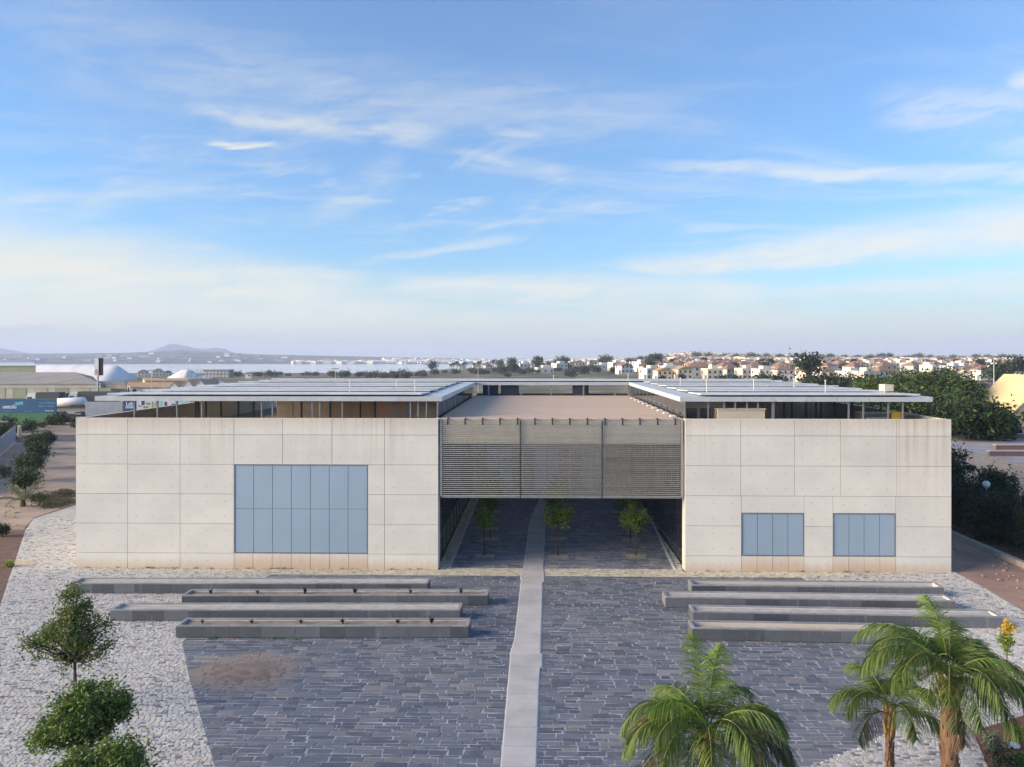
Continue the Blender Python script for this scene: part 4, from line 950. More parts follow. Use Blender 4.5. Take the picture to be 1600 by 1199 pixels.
hp = [(30.6, 63.5, 1.9, 5.6, 'dark leafy tree in the hedge, tight against the building corner'), (31.6, 59., 2.1, 5.7, 'broad dark tree in the hedge left of the globe lamp'), (31.0, 69, 2.2, 5.4, 'dark hedge tree farthest along the building side'), (33.5, 56, 1.6, 4.3, 'dark tree in the hedge right behind the globe lamp'),
      (30.4, 51.6, 1.4, 3.0, 'low dark hedge bush hiding the foot of the globe lamp'), (30.8, 55, 1.7, 3.6, 'low dark hedge tree left below the globe lamp'), (31.2, 51.2, 1.6, 3.1, 'dark hedge bush right below the globe lamp'), (31.2, 47.6, 1.7, 3.2, 'dark hedge bush at the right edge'), (31.3, 44, 1.7, 3.2, 'dark hedge bush beyond the right edge'), (33.6, 51, 1.4, 3.3, 'dark bush at the back of the hedge by the wall')]
for i, (xr, Y, r, h, lab) in enumerate(hp):
    o = thing('hedge_tree', lab, 'tree', (axisX(xr, Y), Y, .05), 'dark hedge along the right wall')
    tree_parts(o, np.random.RandomState(120 + i), 0., h, h * .35, [((0, 0, h * .7), (r * .85, r * .9, h * .26), 80, 44), ((0, 0, h * .32), (r * .75, r * .95, h * .28), 60, 36)], .13, ('dark_leaf', 'carob_leaf') if i < 4 else ('dark_leaf',), .09, .25, mix=(.6, .4) if i < 4 else (1.,), limbs=5)
for i, (px, Y, top) in enumerate(((1561, 53, 786), (1573, 51.5, 765), (1580, 50.5, 772), (1599, 49, 776), (1545, 53, 790))):
    X = X_(px, Y) ; h = Z_(top, Y) - .05; o = thing('cypress', ['slender cypress tip in the hedge right of the lamp', 'tallest slender cypress in the right hedge', 'second slender cypress beside the tallest one', 'cypress tip at the right edge of the hedge', 'short cypress directly below the globe lamp'][i], 'tree', (X, Y, .05), 'cypresses in the hedge')
    rs = np.random.RandomState(i + 140); mb = MB(); zz = rs.uniform(0, 1, 1500) ** .8; rr = (1 - zz) * .55 * rs.uniform(.3, 1, 1500); aa = rs.uniform(0, 6.28, 1500)
    mb.leaves(np.stack([rr * np.cos(aa), rr * np.sin(aa), .2 + zz * (h - .2)], 1), .09, rs); mb.build('crown', M['dark_leaf'], o, origin=(0, 0, 0)); mb = MB(); mb.tube([(0, 0, 0), (0, 0, h * .8)], [.07, .02], 6); mb.build('trunk', M['bark'], o, origin=(0, 0, 0))
Y = 51.; X = X_(1541, Y); X -= 0; o = thing('globe_lamp', 'white globe lamp on a thin pole in front of the dark hedge', 'lamp', (X, Y - 1.6, .05)); yl = 54.
X = X_(1541, yl); o.location = (X, yl, .05); o['_o'] = (X, yl, .05); zg = Z_(757, yl); gr = 5.6 * yl / F
mb = MB(); mb.tube([(X, yl, .05), (X, yl, zg - gr * .8)], [.05, .035], 8); mb.build('pole', M['steel'], o); mb = MB(); mb.ball((X, yl, zg), gr, 0, 16, 10); mb.build('globe', M['globe'], o, smooth=True); mb = MB(); mb.tube([(X, yl, zg - gr * 1.05), (X, yl, zg - gr * .7)], gr * .45, 10); mb.build('collar', M['pipe'], o)
# retaining wall with coping
o = thing('retaining_wall', 'long plain grey retaining wall behind the hedge on the right', 'wall', (axisX(39.9, 60), 60, 0))
ys = np.arange(34, 118, 6.)
for a, b in zip(ys, ys[1:]):
    mb = MB(); mb.hexa([(axisX(39.7, a), a + .006, -.03), (axisX(40.2, a), a + .006, -.03), (axisX(40.2, b), b - .006, -.03), (axisX(39.7, b), b - .006, -.03), (axisX(39.7, a), a + .006, 3.42), (axisX(40.2, a), a + .006, 3.42), (axisX(40.2, b), b - .006, 3.42), (axisX(39.7, b), b - .006, 3.42)]); mb.build('wall_panel', M['retaining_wall'], o)
    mb = MB(); mb.hexa([(axisX(39.62, a), a + .006, 3.424), (axisX(40.28, a), a + .006, 3.424), (axisX(40.28, b), b - .006, 3.424), (axisX(39.62, b), b - .006, 3.424), (axisX(39.62, a), a + .006, 3.56), (axisX(40.28, a), a + .006, 3.56), (axisX(40.28, b), b - .006, 3.56), (axisX(39.62, b), b - .006, 3.56)]); mb.build('coping', M['kerb'], o)
# terrace of low brick benches and tables beyond the wall
mb = MB(); mb.prism([(axisX(40.35, 58), 58), (72, 58), (80, 100), (axisX(40.35, 100), 100)], 3.27, 3.32); mb.build('pavement', M['retaining_wall'], kind='structure')
def ZR(py, z=3.32): return (HC - z) * F / (py - YH)
for i, (px0, px1, py, lab) in enumerate(((1546, 1620, 713, 'lowest dark red bench wall on the terrace right'), (1556, 1640, 703, 'second low red wall on the right terrace'), (1546, 1640, 685, 'wide low red wall across the right terrace'), (1553, 1640, 672, 'farthest low red wall by the yellow house'))):
    Y = ZR(py); x0, x1 = X_(px0, Y), X_(px1, Y); o = thing('low_wall', lab, 'low wall', ((x0 + x1) / 2, Y, 3.32), 'low red walls on the right terrace')
    n = max(3, int((x1 - x0) / 1.6))
    for k in range(n):
        a = x0 + (x1 - x0) * k / n; b = x0 + (x1 - x0) * (k + 1) / n; mb = MB(); mb.box(a + .01, b - .01, Y, Y + .35, 3.32, 3.74); mb.build('wall_block', M['rust'], o)
    mb = MB(); mb.box(x0 - .05, x1 + .05, Y - .06, Y + .42, 3.742, 3.83); mb.build('coping', M['house_grey'], o)
# lit yellow gable house
Y = ZR(673); x0 = X_(1578, Y); o = thing('yellow_house', 'pale yellow gabled house catching the sun at the right edge', 'house', (x0, Y, 3.3)); ze = Z_(650, Y); zp = Z_(590, Y); xm = X_(1640, Y); x1 = 2 * xm - x0
mb = MB(); V = [(x0, Y, 3.3), (x1, Y, 3.3), (x1, Y, ze), (xm, Y, zp), (x0, Y, ze)]; n5 = 5; V2 = [(x + .3, y + 9, z) for x, y, z in V]
mb.add(V + V2, [(0, 1, 2, 3, 4), (9, 8, 7, 6, 5), (0, 4, 9, 5), (1, 6, 7, 2), (4, 3, 8, 9), (3, 2, 7, 8)]); mb.build('wall', M['yellow_render'], o)
mb = MB(); mb.box(x0 + .3, x1, Y - .06, Y - .004, 3.75, 3.85); mb.box(x0 + .3, x1, Y - .06, Y - .004, 4.3, 4.4); mb.build('band', M['tile_ochre'], o)
mb = MB(); mb.box(x0 + 1.6, x0 + 2.6, Y - .05, Y - .003, 4.6, 5.6); mb.build('window', M['window_dark'], o)
for sg, (xa, za, xb, zb_) in enumerate(((x0 - .3, ze - .25, xm, zp + .06), (xm, zp + .06, x1 + .3, ze - .25))):
    mb = MB(); mb.hexa([(xa, Y - .25, za), (xb, Y - .25, zb_), (xb + .3, Y + 9.2, zb_), (xa + .3, Y + 9.2, za), (xa, Y - .25, za + .16), (xb, Y - .25, zb_ + .16), (xb + .3, Y + 9.2, zb_ + .16), (xa + .3, Y + 9.2, za + .16)]); mb.build('roof', M['yellow_render'], o)
# cars
def car(name, label, X, Y, z, rz, body, grp=None):
    o = thing(name, label, 'car', (X, Y, z), grp, rz); mb = MB()
    pr = [(-2.1, .35), (-2.15, .75), (-1.9, .95), (-1.2, 1.0), (1.1, .98), (2.0, .8), (2.15, .55), (2.1, .35)]; n = len(pr)
    mb.add([(x, s * (.85 if z_ < .9 else .78), z_) for s in (-1, 1) for x, z_ in pr], [tuple(range(n)), tuple(range(2 * n - 1, n - 1, -1))] + [(i, n + i, n + (i + 1) % n, (i + 1) % n) for i in range(n)]); mb.build('body', M[body], o, origin=(0, 0, 0))
    pr = [(-1.7, .99), (-1.25, 1.42), (.1, 1.46), (.95, .985)]; n = 4; mb = MB()
    mb.add([(x, s * (.74 if z_ < 1.2 else .6), z_) for s in (-1, 1) for x, z_ in pr], [tuple(range(n)), tuple(range(2 * n - 1, n - 1, -1))] + [(i, n + i, n + (i + 1) % n, (i + 1) % n) for i in range(n)]); cb = mb.build('cabin', M['window_dark'], o, origin=(0, 0, 0))
    mb = MB(); mb.box(-1.2, .08, -.58, .58, 1.463, 1.49); mb.build('roof', M[body], o, origin=(0, 0, 0))
    for x in (-1.3, 1.3):
        for s in (-.8, .8): mb = MB(); mb.tube([(x, s - .09, .32), (x, s + .09, .32)], .32, 12); mb.build('wheel', M['black_paint'], o, origin=(0, 0, 0))
    return o
Y = 88.; car('parked_car', 'dark car parked beside the yellow house', X_(1571, Y), Y, 3.33, R(80), 'car_dark')
for px, py, rz, b, lab in ((1522, 607, 8, 'car_white', 'light car parked left in the car park behind the big trees'), (1538, 607, 5, 'car_blue', 'dark blue car parked right of the light one'), (1567, 603, 0, 'car_white', 'pale car parked farther right in the car park'), (1576, 604, 12, 'car_blue', 'dark car at the right end of the car park')):
    Y = ZR(py + 1, 3.2); X = X_(px, Y); car('parked_car', lab, X, Y, Tz(X, Y), R(rz), b, 'cars in the far car park')
mb = MB(); P = [(1508, 613), (1610, 613), (1610, 598), (1500, 598)]; Q = [(X_(a, ZR(b, 3.2)), ZR(b, 3.2)) for a, b in P]
mb.add([(x, y, Tz(x, y) + .012) for x, y in Q], [(0, 1, 2, 3)]); mb.build('car_park', M['asphalt'], kind='structure')
# big trees right of the building
bt = [(1420, 112, 6.6, 580, 'tall spreading tree behind the right canopy corner'), (1378, 122, 5.0, 596, 'lower spreading tree left of the tallest one behind the canopy'), (1470, 104, 5.6, 582, 'tall tree right of the tallest one behind the building'), (1462, 92, 4.6, 612, 'dark tree standing behind the building corner'), (1520, 84, 4.2, 630, 'dark broad tree above the retaining wall'), (1400, 90, 5.0, 622, 'dark tree seen under the right canopy'), (1350, 100, 5.0, 628, 'shaded tree deep under the right canopy')]
for i, (px, Y, r, top, lab) in enumerate(bt):
    X = X_(px, Y); z0 = Tz(X, Y); zt = Z_(top, Y); h = zt - z0; o = thing('large_tree', lab, 'tree', (X, Y, z0), 'large trees right of the building')
    cr_ = [((0, 0, h * .66), (r * .92, r * .85, h * .32), 120, 44), ((-r * .45, 0, h * .5), (r * .6, r * .6, h * .3), 50, 40), ((r * .45, -.4, h * .42), (r * .6, r * .6, h * .32), 60, 40)]
    tree_parts(o, np.random.RandomState(160 + i), 0., h, h * .3, cr_, .26, ('carob_leaf', 'bright_leaf', 'dark_leaf'), .28, .5, mix=((.6, .28, .12) if i < 3 else (.6, .04, .36)), limbs=7)
for i, (px, py, r, h, m, lab) in enumerate(((1585, 632, 4.5, 4.2, 'bright_leaf', 'bright green bush above the yellow house roof'), (1560, 640, 3.6, 3.6, 'bright_leaf', 'bright green bush beside the tall lamp post'), (1530, 640, 3.2, 3.2, 'bright_leaf', 'green bush right of the dark broad tree'), (1600, 622, 4., 4.5, 'carob_leaf', 'dark bush at the right edge above the bright ones'), (1575, 618, 3., 2.6, 'bright_leaf', 'yellow green bush at the end of the car park'), (1545, 622, 4.4, 2.4, 'scrub_leaf', 'dry brown bush below the car park'), (1525, 622, 4., 1.6, 'scrub_leaf', 'low dry brush left of the lamp post'))):
    Y = ZR(py, 3.3); X = X_(px, Y); o = thing('bush', lab, 'bush', (X, Y, Tz(X, Y)), 'bushes on the slope at right'); rs = np.random.RandomState(180 + i); mb = MB()
    P, cc = crown_points(rs, (0, 0, h * .45), (r * .9, r * .8, h * .42), 70, 36, .4); mb.leaves(P, .22, rs); mb.build('foliage', M[m], o, origin=(0, 0, 0)); mb = MB()
    for q in cc[:5]: mb.tube([(0, 0, 0), tuple(q)], [.06, .02], 5)
    mb.build('stem', M['bark'], o, origin=(0, 0, 0))

# ------------------------------------------------------------------ poles and masts
def pole(px, Y, top, label, kind='lamp', m='pipe', r=.09):
    X = X_(px, Y); z0 = Tz(X, Y); zt = Z_(top, Y); o = thing('lamp_post' if kind == 'lamp' else 'radio_mast', label, 'lamp post' if kind == 'lamp' else 'mast', (X, Y, z0))
    mb = MB(); mb.tube([(X, Y, z0), (X, Y, zt)], [r, r * .6], 7); mb.build('pole', M[m], o)
    if kind == 'lamp': mb = MB(); mb.box(X - .9, X + .9, Y - .15, Y + .15, zt + .004, zt + .22); mb.build('lamp_head', M['steel'], o)
    else:
        mb = MB()
        for f_ in (.75, .9): mb.box(X - r * 3, X + r * 3, Y - .1, Y + .1, z0 + (zt - z0) * f_, z0 + (zt - z0) * f_ + .35)
        mb.build('antenna', M['dark_steel'], o)
pole(1553, 150, 558, 'tall thin lamp post in front of the far car park on the right'); pole(1234, 300, 540, 'thin tall mast rising above the white houses', 'mast', 'steel', .13); pole(1221, 310, 566, 'short pole left of the tall mast')
pole(924, 300, 562, 'twin dark pole above the middle of the canopy', 'mast', 'dark_steel', .12); pole(747, 260, 571, 'white lamp post above the left inner canopy corner'); pole(524, 200, 577, 'white lamp post behind the left canopy')
pole(480, 330, 580, 'thin pole by the scrub left of the lamp post', 'mast', 'steel', .08); pole(1454, 320, 560, 'lamp post among the white houses on the right'); pole(1345, 330, 564, 'pole among the white houses behind the trees'); pole(1592, 200, 582, 'lamp post at the right edge of the car park')
pole(237, 180, 580, 'white lamp post in front of the brown roofs'); pole(255, 190, 593, 'shorter white post in front of the salt heap'); pole(3, 118, 660, 'pale post below the blue billboard at the left edge'); pole(625, 300, 574, 'thin pole behind the left canopy near the lake', 'mast', 'steel', .07); pole(590, 300, 578, 'thin short pole left of another by the lake', 'mast', 'steel', .07)

# ------------------------------------------------------------------ works and billboards on the left
def block(o, name, x0, x1, y0, y1, z0, z1, m): mb = MB(); mb.box(x0, x1, y0, y1, z0, z1); return mb.build(name, M[m], o)
def text(s, size, loc, m, parent, rz=0, bold=False, align='LEFT'):
    cu = bpy.data.curves.new('lettering', 'FONT'); cu.body = s; cu.size = size; cu.align_x = align; cu.extrude = .01
    if bold: cu.offset = size * .018
    tmp = bpy.data.objects.new('lettering', cu); col.objects.link(tmp); bpy.context.view_layer.update()
    me = bpy.data.meshes.new_from_object(tmp.evaluated_get(bpy.context.evaluated_depsgraph_get())); bpy.data.objects.remove(tmp); me.materials.clear(); me.materials.append(M[m])
    o = bpy.data.objects.new('lettering', me); col.objects.link(o); o.parent = parent; w0 = wloc(parent)
    o.location = (loc[0] - w0[0], loc[1] - w0[1], loc[2] - w0[2]); o.rotation_euler = (R(90), 0, rz); return o
Y = 139.; x0, x1 = X_(-70, Y), X_(88, Y); zA, zB, zC = Z_(625, Y), Z_(645.5, Y), Z_(661, Y)
o = thing('billboard', 'long blue storage billboard over a green hoarding at the left edge', 'billboard', (X_(20, Y), Y, -.04))
block(o, 'sign_panel', x0, x1, Y, Y + .2, zB, zA, 'teal'); block(o, 'top_rail', x0, x1, Y - .03, Y + .22, zA + .004, zA + .2, 'teal_top'); block(o, 'hoarding_panel', x0, x1 + .1, Y + .02, Y + .18, -.1, zB - .004, 'board_green')
mb = MB(); sx = lambda p: X_(p, Y); zz_ = lambda p: Z_(p, Y)
mb.add([(sx(22.5), Y - .02, zz_(634)), (sx(36.5), Y - .02, zz_(632.5)), (sx(36), Y - .02, zz_(627)), (sx(24), Y - .02, zz_(629))], [(0, 1, 2, 3)]); mb.build('logo_tab', M['sky_blue'], o)
text('uetolu', .98, (sx(26) , Y - .03, zz_(638.4)), 'print_white', o, bold=True, align='RIGHT'); text('NUEVO ESPACIO', .38, (sx(86), Y - .03, zz_(631)), 'print_blue', o, align='RIGHT'); text('PARA LO TUYO', .40, (sx(84.5), Y - .03, zz_(636)), 'print_blue', o, align='RIGHT')
text('uetolu.com', .36, (sx(84.5), Y - .03, zz_(642.8)), 'print_white', o, bold=True, align='RIGHT'); text('trasteros y oficinas', .22, (sx(52), Y - .03, zz_(643.6)), 'print_blue', o, align='RIGHT'); text('self storage', .24, (sx(18), Y - .03, zz_(643.2)), 'print_blue', o, align='RIGHT')
for k in range(5): block(o, 'post', x0 + 2 + k * 4, x0 + 2.15 + k * 4, Y + .24, Y + .39, -.1, zA, 'dark_steel')
Y = 150.
def hoarding(px0, px1, top, bot, m, label): o = thing('advertising_board', label, 'billboard', (X_((px0 + px1) / 2, Y), Y, Tz(X_(px0, Y), Y))); block(o, 'sign_panel', X_(px0, Y), X_(px1, Y), Y, Y + .15, Z_(bot, Y), Z_(top, Y), m); block(o, 'support', X_(px0, Y) + .2, X_(px1, Y) - .2, Y + .16, Y + .3, Tz(X_(px0, Y), Y) - .1, Z_(bot, Y) + .5, 'dark_steel'); return o
o = hoarding(133, 191, 628, 650, 'hoarding', 'plain grey blue hoarding seen below the left canopy corner')
o = hoarding(192.5, 212.5, 626, 643, 'navy', 'navy board with white lettering below the left canopy'); text('Lab', 1.0, (X_(197, Y), Y - .03, Z_(633.5, Y)), 'print_white', o, bold=True); block(o, 'white_stripe', X_(196, Y), X_(209, Y), Y - .02, Y - .004, Z_(638.5, Y), Z_(634.2, Y), 'print_blue')
o = hoarding(213.5, 247, 626, 650, 'light_paint', 'pale board printed with brown birds below the canopy')
for (a, b, c, d_, m) in ((221, 226, 626.6, 633, 'navy'), (216, 222, 633.5, 635.5, 'wood_print'), (224, 232, 635, 638, 'wood_print'), (228, 235, 629, 633, 'wood_print'), (237.5, 238.4, 627, 640, 'young_leaf'), (239, 246.5, 629, 641, 'leaf_print')): block(o, 'print', X_(a, Y), X_(b, Y), Y - .02, Y - .004, Z_(d_, Y), Z_(c, Y), m)
o = hoarding(248, 297, 626, 642, 'light_paint', 'pale aqua board of swoosh prints below the canopy')
for (a, b, c, d_, m) in ((249, 254, 626.5, 640, 'aqua'), (257, 261, 628, 636, 'navy'), (268, 277, 631, 634, 'navy'), (272, 296, 626.6, 630.5, 'aqua')): block(o, 'print', X_(a, Y), X_(b, Y), Y - .02, Y - .004, Z_(d_, Y), Z_(c, Y), m)
# works sheds
def shed(label, px0, px1, Y0, Y1, eave, ridge, hip, wall, roof):
    ym = (Y0 + Y1) / 2; z0 = Tz(X_(px1, Y0), Y0); ze, zr_ = Z_(eave, Y0), Z_(ridge, ym); o = thing('works_shed', label, 'shed', (X_((px0 + px1) / 2, Y0), Y0, z0))
    sl = lambda px, Y: (X_(px, Y0) + (Y - Y0) * (px - 800) / F * 1.08, Y)       # side walls run back along the yard road
    mb = MB(); mb.prism([sl(px0, Y0), sl(px1, Y0), sl(px1, Y1), sl(px0, Y1)], z0 - 1.5, ze); mb.build('wall', M[wall], o)
    W = X_(px1, Y0) - X_(px0, Y0); n = max(4, int(W / 6))
    for k in range(n):
        pa, pb = px0 + (px1 - px0) * k / n, px0 + (px1 - px0) * (k + 1) / n - .12; last = k == n - 1; hb = pb - (hip if last else 0)
        A, B_, C_, D_, E_, F_ = sl(pa, Y0 - .5), sl(pb + .3 * last, Y0 - .5), sl(max(hb, pa + .2), ym), sl(pa, ym), sl(pb + .3 * last, Y1 + .5), sl(pa, Y1 + .5)
        mb = MB()
        for q in ((A + (ze,), B_ + (ze,), C_ + (zr_,), D_ + (zr_,)), (D_ + (zr_,), C_ + (zr_,), E_ + (ze,), F_ + (ze,))): mb.hexa([(x, y, z + .004) for x, y, z in q] + [(x, y, z + .25) for x, y, z in q])
        if last: mb.add([B_ + (ze + .1,), E_ + (ze + .1,), C_ + (zr_ + .2,)], [(0, 1, 2)])
        mb.build('roof_panel', M[roof], o)
    return o, X_(px0, Y0), X_(px1, Y0), z0, ze
o, xa, xb, z0, ze = shed('wide beige works shed with grey brown roof behind the trucks', -260, 158, 225, 300, 601, 583, 40, 'shed_light', 'shed_roof')
for k in range(7): block(o, 'door', xa + 40 + k * 6.2, xa + 44 + k * 6.2, 224.9, 224.99, z0, z0 + 3.2, 'shed_wall' if k % 2 else 'shed_green')
block(o, 'wall_band', xa, xb, 224.8, 224.97, ze - 1.0, ze - .02, 'shed_light')
shed('tall pale green works block with a flat roof at the left edge', -200, 56, 318, 350, 572, 567.5, 0, 'shed_green', 'light_paint')
shed('low shed with grey roof between the sign pylon and the brown roofs', 150, 196, 262, 280, 606, 597, 0, 'shed_wall', 'shed_roof')
o, xa, xb, z0, ze = shed('long white warehouse with brown tiled roof below the salt heap', 203, 292, 235, 256, 606, 599, 0, 'house_white', 'tile_ochre')
for k in range(6): block(o, 'window', xa + .8 + k * 2.6, xa + 2. + k * 2.6, 234.9, 234.99, ze - 1.3, ze - .5, 'window_dark')
shed('small white building with brown tiled roof beside the pylon', 166, 198, 236, 252, 609, 603, 0, 'house_white', 'tile_ochre'); shed('second brown tiled roof behind the long warehouse', 226, 296, 285, 305, 595.5, 592, 0, 'cream_render', 'tile_ochre')
for i, (px, w) in enumerate(((271, 24), (293, 26), (313, 26))):
    Yg = 222.; xa, xb = X_(px - w / 2, Yg), X_(px + w / 2, Yg); z0 = Tz(xa, Yg); zt = Z_(598 - (4 if i else 0), Yg); zl = Z_(610, Yg); o = thing('gabled_shed', ['left', 'middle', 'right'][i] + 'most white pointed gable of the three behind the canopy', 'shed', ((xa + xb) / 2, Yg, z0), 'white pointed gables')
    mb = MB(); xm = (xa + xb) / 2; mb.add([(xa, Yg, z0 - 1), (xb, Yg, z0 - 1), (xb, Yg, zl), (xm, Yg, zt), (xa, Yg, zl), (xa, Yg + 12, z0 - 1), (xb, Yg + 12, z0 - 1), (xb, Yg + 12, zl), (xm, Yg + 12, zt), (xa, Yg + 12, zl)], [(0, 1, 2, 3, 4), (9, 8, 7, 6, 5), (0, 4, 9, 5), (1, 6, 7, 2), (4, 3, 8, 9), (3, 2, 7, 8)]); mb.build('wall', M['light_paint'], o)
    for a, za, b, zb_ in ((xa - .2, zl - .15, xm, zt + .01), (xm, zt + .01, xb + .2, zl - .15)): mb = MB(); mb.hexa([(a, Yg - .2, za), (b, Yg - .2, zb_), (b, Yg + 12.2, zb_), (a, Yg + 12.2, za), (a, Yg - .2, za + .15), (b, Yg - .2, zb_ + .15), (b, Yg + 12.2, zb_ + .15), (a, Yg + 12.2, za + .15)]); mb.build('roof', M['light_paint' if a < xm else 'tile_ochre'], o)
# trucks
def truck(label, px, Y, trail, tm, rz=0):
    X = X_(px, Y); z = Tz(X, Y); o = thing('lorry', label, 'truck', (X, Y, z), 'lorries in the works yard', rz)
    pr = [(-1.1, .5), (-1.25, 1.5), (-1.0, 3.0), (-.6, 3.5), (1.1, 3.5), (1.1, .5)]; n = 6; mb = MB(); mb.add([(x, s * 1.2, q) for s in (-1, 1) for x, q in pr], [tuple(range(n)), tuple(range(2 * n - 1, n - 1, -1))] + [(i, n + i, n + (i + 1) % n, (i + 1) % n) for i in range(n)]); mb.build('cab', M['white_paint'], o, origin=(0, 0, 0))
    mb = MB(); mb.hexa([(-1.28, -1.1, 1.75), (-1.26, 1.1, 1.75), (-1.09, 1.1, 2.8), (-1.11, -1.1, 2.8), (-1.20, -1.1, 1.75), (-1.18, 1.1, 1.75), (-1.0, 1.1, 2.8), (-1.02, -1.1, 2.8)]); mb.box(-.85, .3, -1.215, -1.2, 1.8, 2.6); mb.build('windscreen', M['window_dark'], o, origin=(0, 0, 0))
    mb = MB(); mb.box(1.3, 1.3 + trail, -1.25, 1.25, 1.1, 3.7); mb.build('trailer', M[tm], o, origin=(0, 0, 0)); mb = MB(); mb.box(1.0, 1.3 + trail, -.5, .5, .7, 1.08); mb.build('chassis', M['dark_steel'], o, origin=(0, 0, 0))
    for x in (-.5, 2.2, trail - 1.2, trail): mb = MB(); mb.tube([(x, -1.25, .5), (x, 1.25, .5)], .5, 12); mb.build('wheel', M['black_paint'], o, origin=(0, 0, 0))
truck('white lorry cab with dark trailer, left one above the billboard', 53, 186, 5.5, 'tarp'); truck('white lorry cab with long dark trailer, right one by the pylon', 118, 190, 9., 'tarp'); 
Y = 196.; o = thing('shipping_container', 'dark blue container standing between the two lorries', 'container', (X_(96, Y), Y, Tz(X_(96, Y), Y))); z0 = Tz(X_(96, Y), Y)
for k in range(6): block(o, 'side_panel', X_(88, Y) + k * .42, X_(88, Y) + k * .42 + .4, Y + .02 * (k % 2), Y + 2.4, z0 + .1, z0 + 2.9, 'container')
mb = MB(); Y = 158.; Xc = X_(112, Y); z0 = Tz(Xc, Y); o = thing('tanker_trailer', 'long white tanker trailer parked beside the billboard', 'trailer', (Xc, Y, z0)); zc = Z_(629, Y)
mb.tube([(X_(88, Y), Y, zc - .1), (X_(90, Y), Y, zc), (X_(131, Y), Y, zc + .25), (X_(134, Y), Y, zc + .15)], [.45, .85, .9, .5], 14); mb.build('tank', M['white_paint'], o, smooth=True)
block(o, 'chassis', X_(90, Y), X_(133, Y), Y - .4, Y + .4, zc - 1.25, zc - .87, 'dark_steel')
for px in (93, 97, 124, 129): mb = MB(); mb.tube([(X_(px, Y), Y - 1.1, z0 + .5), (X_(px, Y), Y + 1.1, z0 + .5)], .5, 12); mb.build('wheel', M['black_paint'], o)
for px, b, lab in ((101, 'car_white', 'pale car parked under the tanker trailer'), (113, 'car_blue', 'blue car parked right of the pale one under the tanker'), (126, 'car_white', 'silver car at the right of the cars under the tanker')):
    X = X_(px, 146.); car('parked_car', lab, X, 146., Tz(X, 146.), R(5), b, 'cars by the hoarding')
# sign pylon
Y = 205.; X = X_(152.5, Y); z0 = Tz(X, Y); o = thing('sign_pylon', 'tall pylon sign with a white and red face and a black side', 'sign', (X, Y, z0)); zt, zb_ = Z_(560, Y), Z_(587, Y); p0, p1, p2 = X_(147.3, Y), X_(153.6, Y), X_(158, Y)
mb = MB(); mb.tube([(X_(152, Y), Y + .3, z0 - .2), (X_(152, Y), Y + .3, zb_)], .22, 10); mb.build('pole', M['steel'], o); mb = MB(); mb.box(p0 + .1, p2 - .05, Y + .3, Y + 1.2, zb_ + .004, zt, 0); mb.build('cabinet', M['black_paint'], o)
mb = MB(); mb.box(p0, p1, Y + .1, Y + .297, zb_ + 1.55, zt); mb.build('face', M['white_paint'], o); mb = MB(); mb.box(p0, p1, Y + .1, Y + .297, zb_ + .02, zb_ + 1.54); mb.build('lower_face', M['sign_pink'], o)
for k in range(3): mb = MB(); mb.box(p0 + .2, p1 - .2, Y + .07, Y + .097, zb_ + .5 + k * .45, zb_ + .7 + k * .45); mb.build('red_bar', M['sign_red'], o)
block(o, 'base', X - 1.2, X + 1.2, Y - .5, Y + .8, z0 - .2, z0 + 1.6, 'steel')
# salt heaps
def heap(label, Y, prof, seed):
    mb = MB(); rs = np.random.RandomState(seed); n = 60; xs = np.linspace(prof[0][0], prof[-1][0], n); py = np.interp(xs, [p[0] for p in prof], [p[1] for p in prof]); zb_ = min(Tz(X_(xs[n // 2], Y), Y), 0) - 1.5; V = []; m = 9
    for x, y in zip(xs, py):
        zt = Z_(y, Y); hh = max(zt - zb_, .05); dep = hh * 1.45
        for j in range(m): u = -1 + 2 * j / (m - 1); V.append((X_(x, Y) + rs.normal(0, .1), Y + u * dep, zb_ + hh * min(1, 1.12 * (1 - abs(u))) + rs.normal(0, .08)))
    mb.add(V, [(i * m + j, (i + 1) * m + j, (i + 1) * m + j + 1, i * m + j + 1) for i in range(n - 1) for j in range(m - 1)]); o = mb.build('salt_heap', M['salt'], smooth=True); tag(o, label, 'salt heap', 'heaps of white salt'); return o
heap('broad flat-topped heap of white salt behind the works sheds', 420, [(-10, 590), (40, 574), (70, 570.5), (120, 570), (178, 571), (185, 572.5), (205, 585), (224, 599), (232, 604)], 1)
heap('pointed heap of white salt beside the conveyor towers', 350, [(240, 603), (256, 593), (285, 578), (296, 577.5), (312, 585), (335, 592), (352, 598), (372, 608)], 2)
for px, Y, top, lab in ((297, 300, 576.5, 'left lattice conveyor tower in front of the pointed salt heap'), (311, 300, 576.5, 'right lattice conveyor tower by the pointed salt heap')):
    X = X_(px, Y); z0 = Tz(X, Y); zt = Z_(top, Y); o = thing('lattice_tower', lab, 'tower', (X, Y, z0), 'lattice conveyor towers'); w = .8
    for a in (-w, w):
        for b in (-w, w): mb = MB(); mb.tube([(X + a, Y + b, z0 - .3), (X + a, Y + b, zt)], .09, 5); mb.build('leg', M['steel'], o)
    mb = MB(); k = z0
    while k < zt - 1.6:
        for b in (-w, w): mb.tube([(X - w, Y + b, k), (X + w, Y + b, k + 1.5)], .05, 4); mb.tube([(X - w, Y + b, k + 1.5), (X + w, Y + b, k + 1.5)], .05, 4)
        k += 1.5
    mb.build('bracing', M['steel'], o)
mb = MB(); Y = 300.; mb.tube([(X_(311, Y), Y, Z_(597, Y)), (X_(340, Y), Y, Z_(603, Y))], .35, 6); o = mb.build('conveyor', M['dark_steel']); tag(o, 'dark sloping conveyor running down right of the lattice towers', 'conveyor')

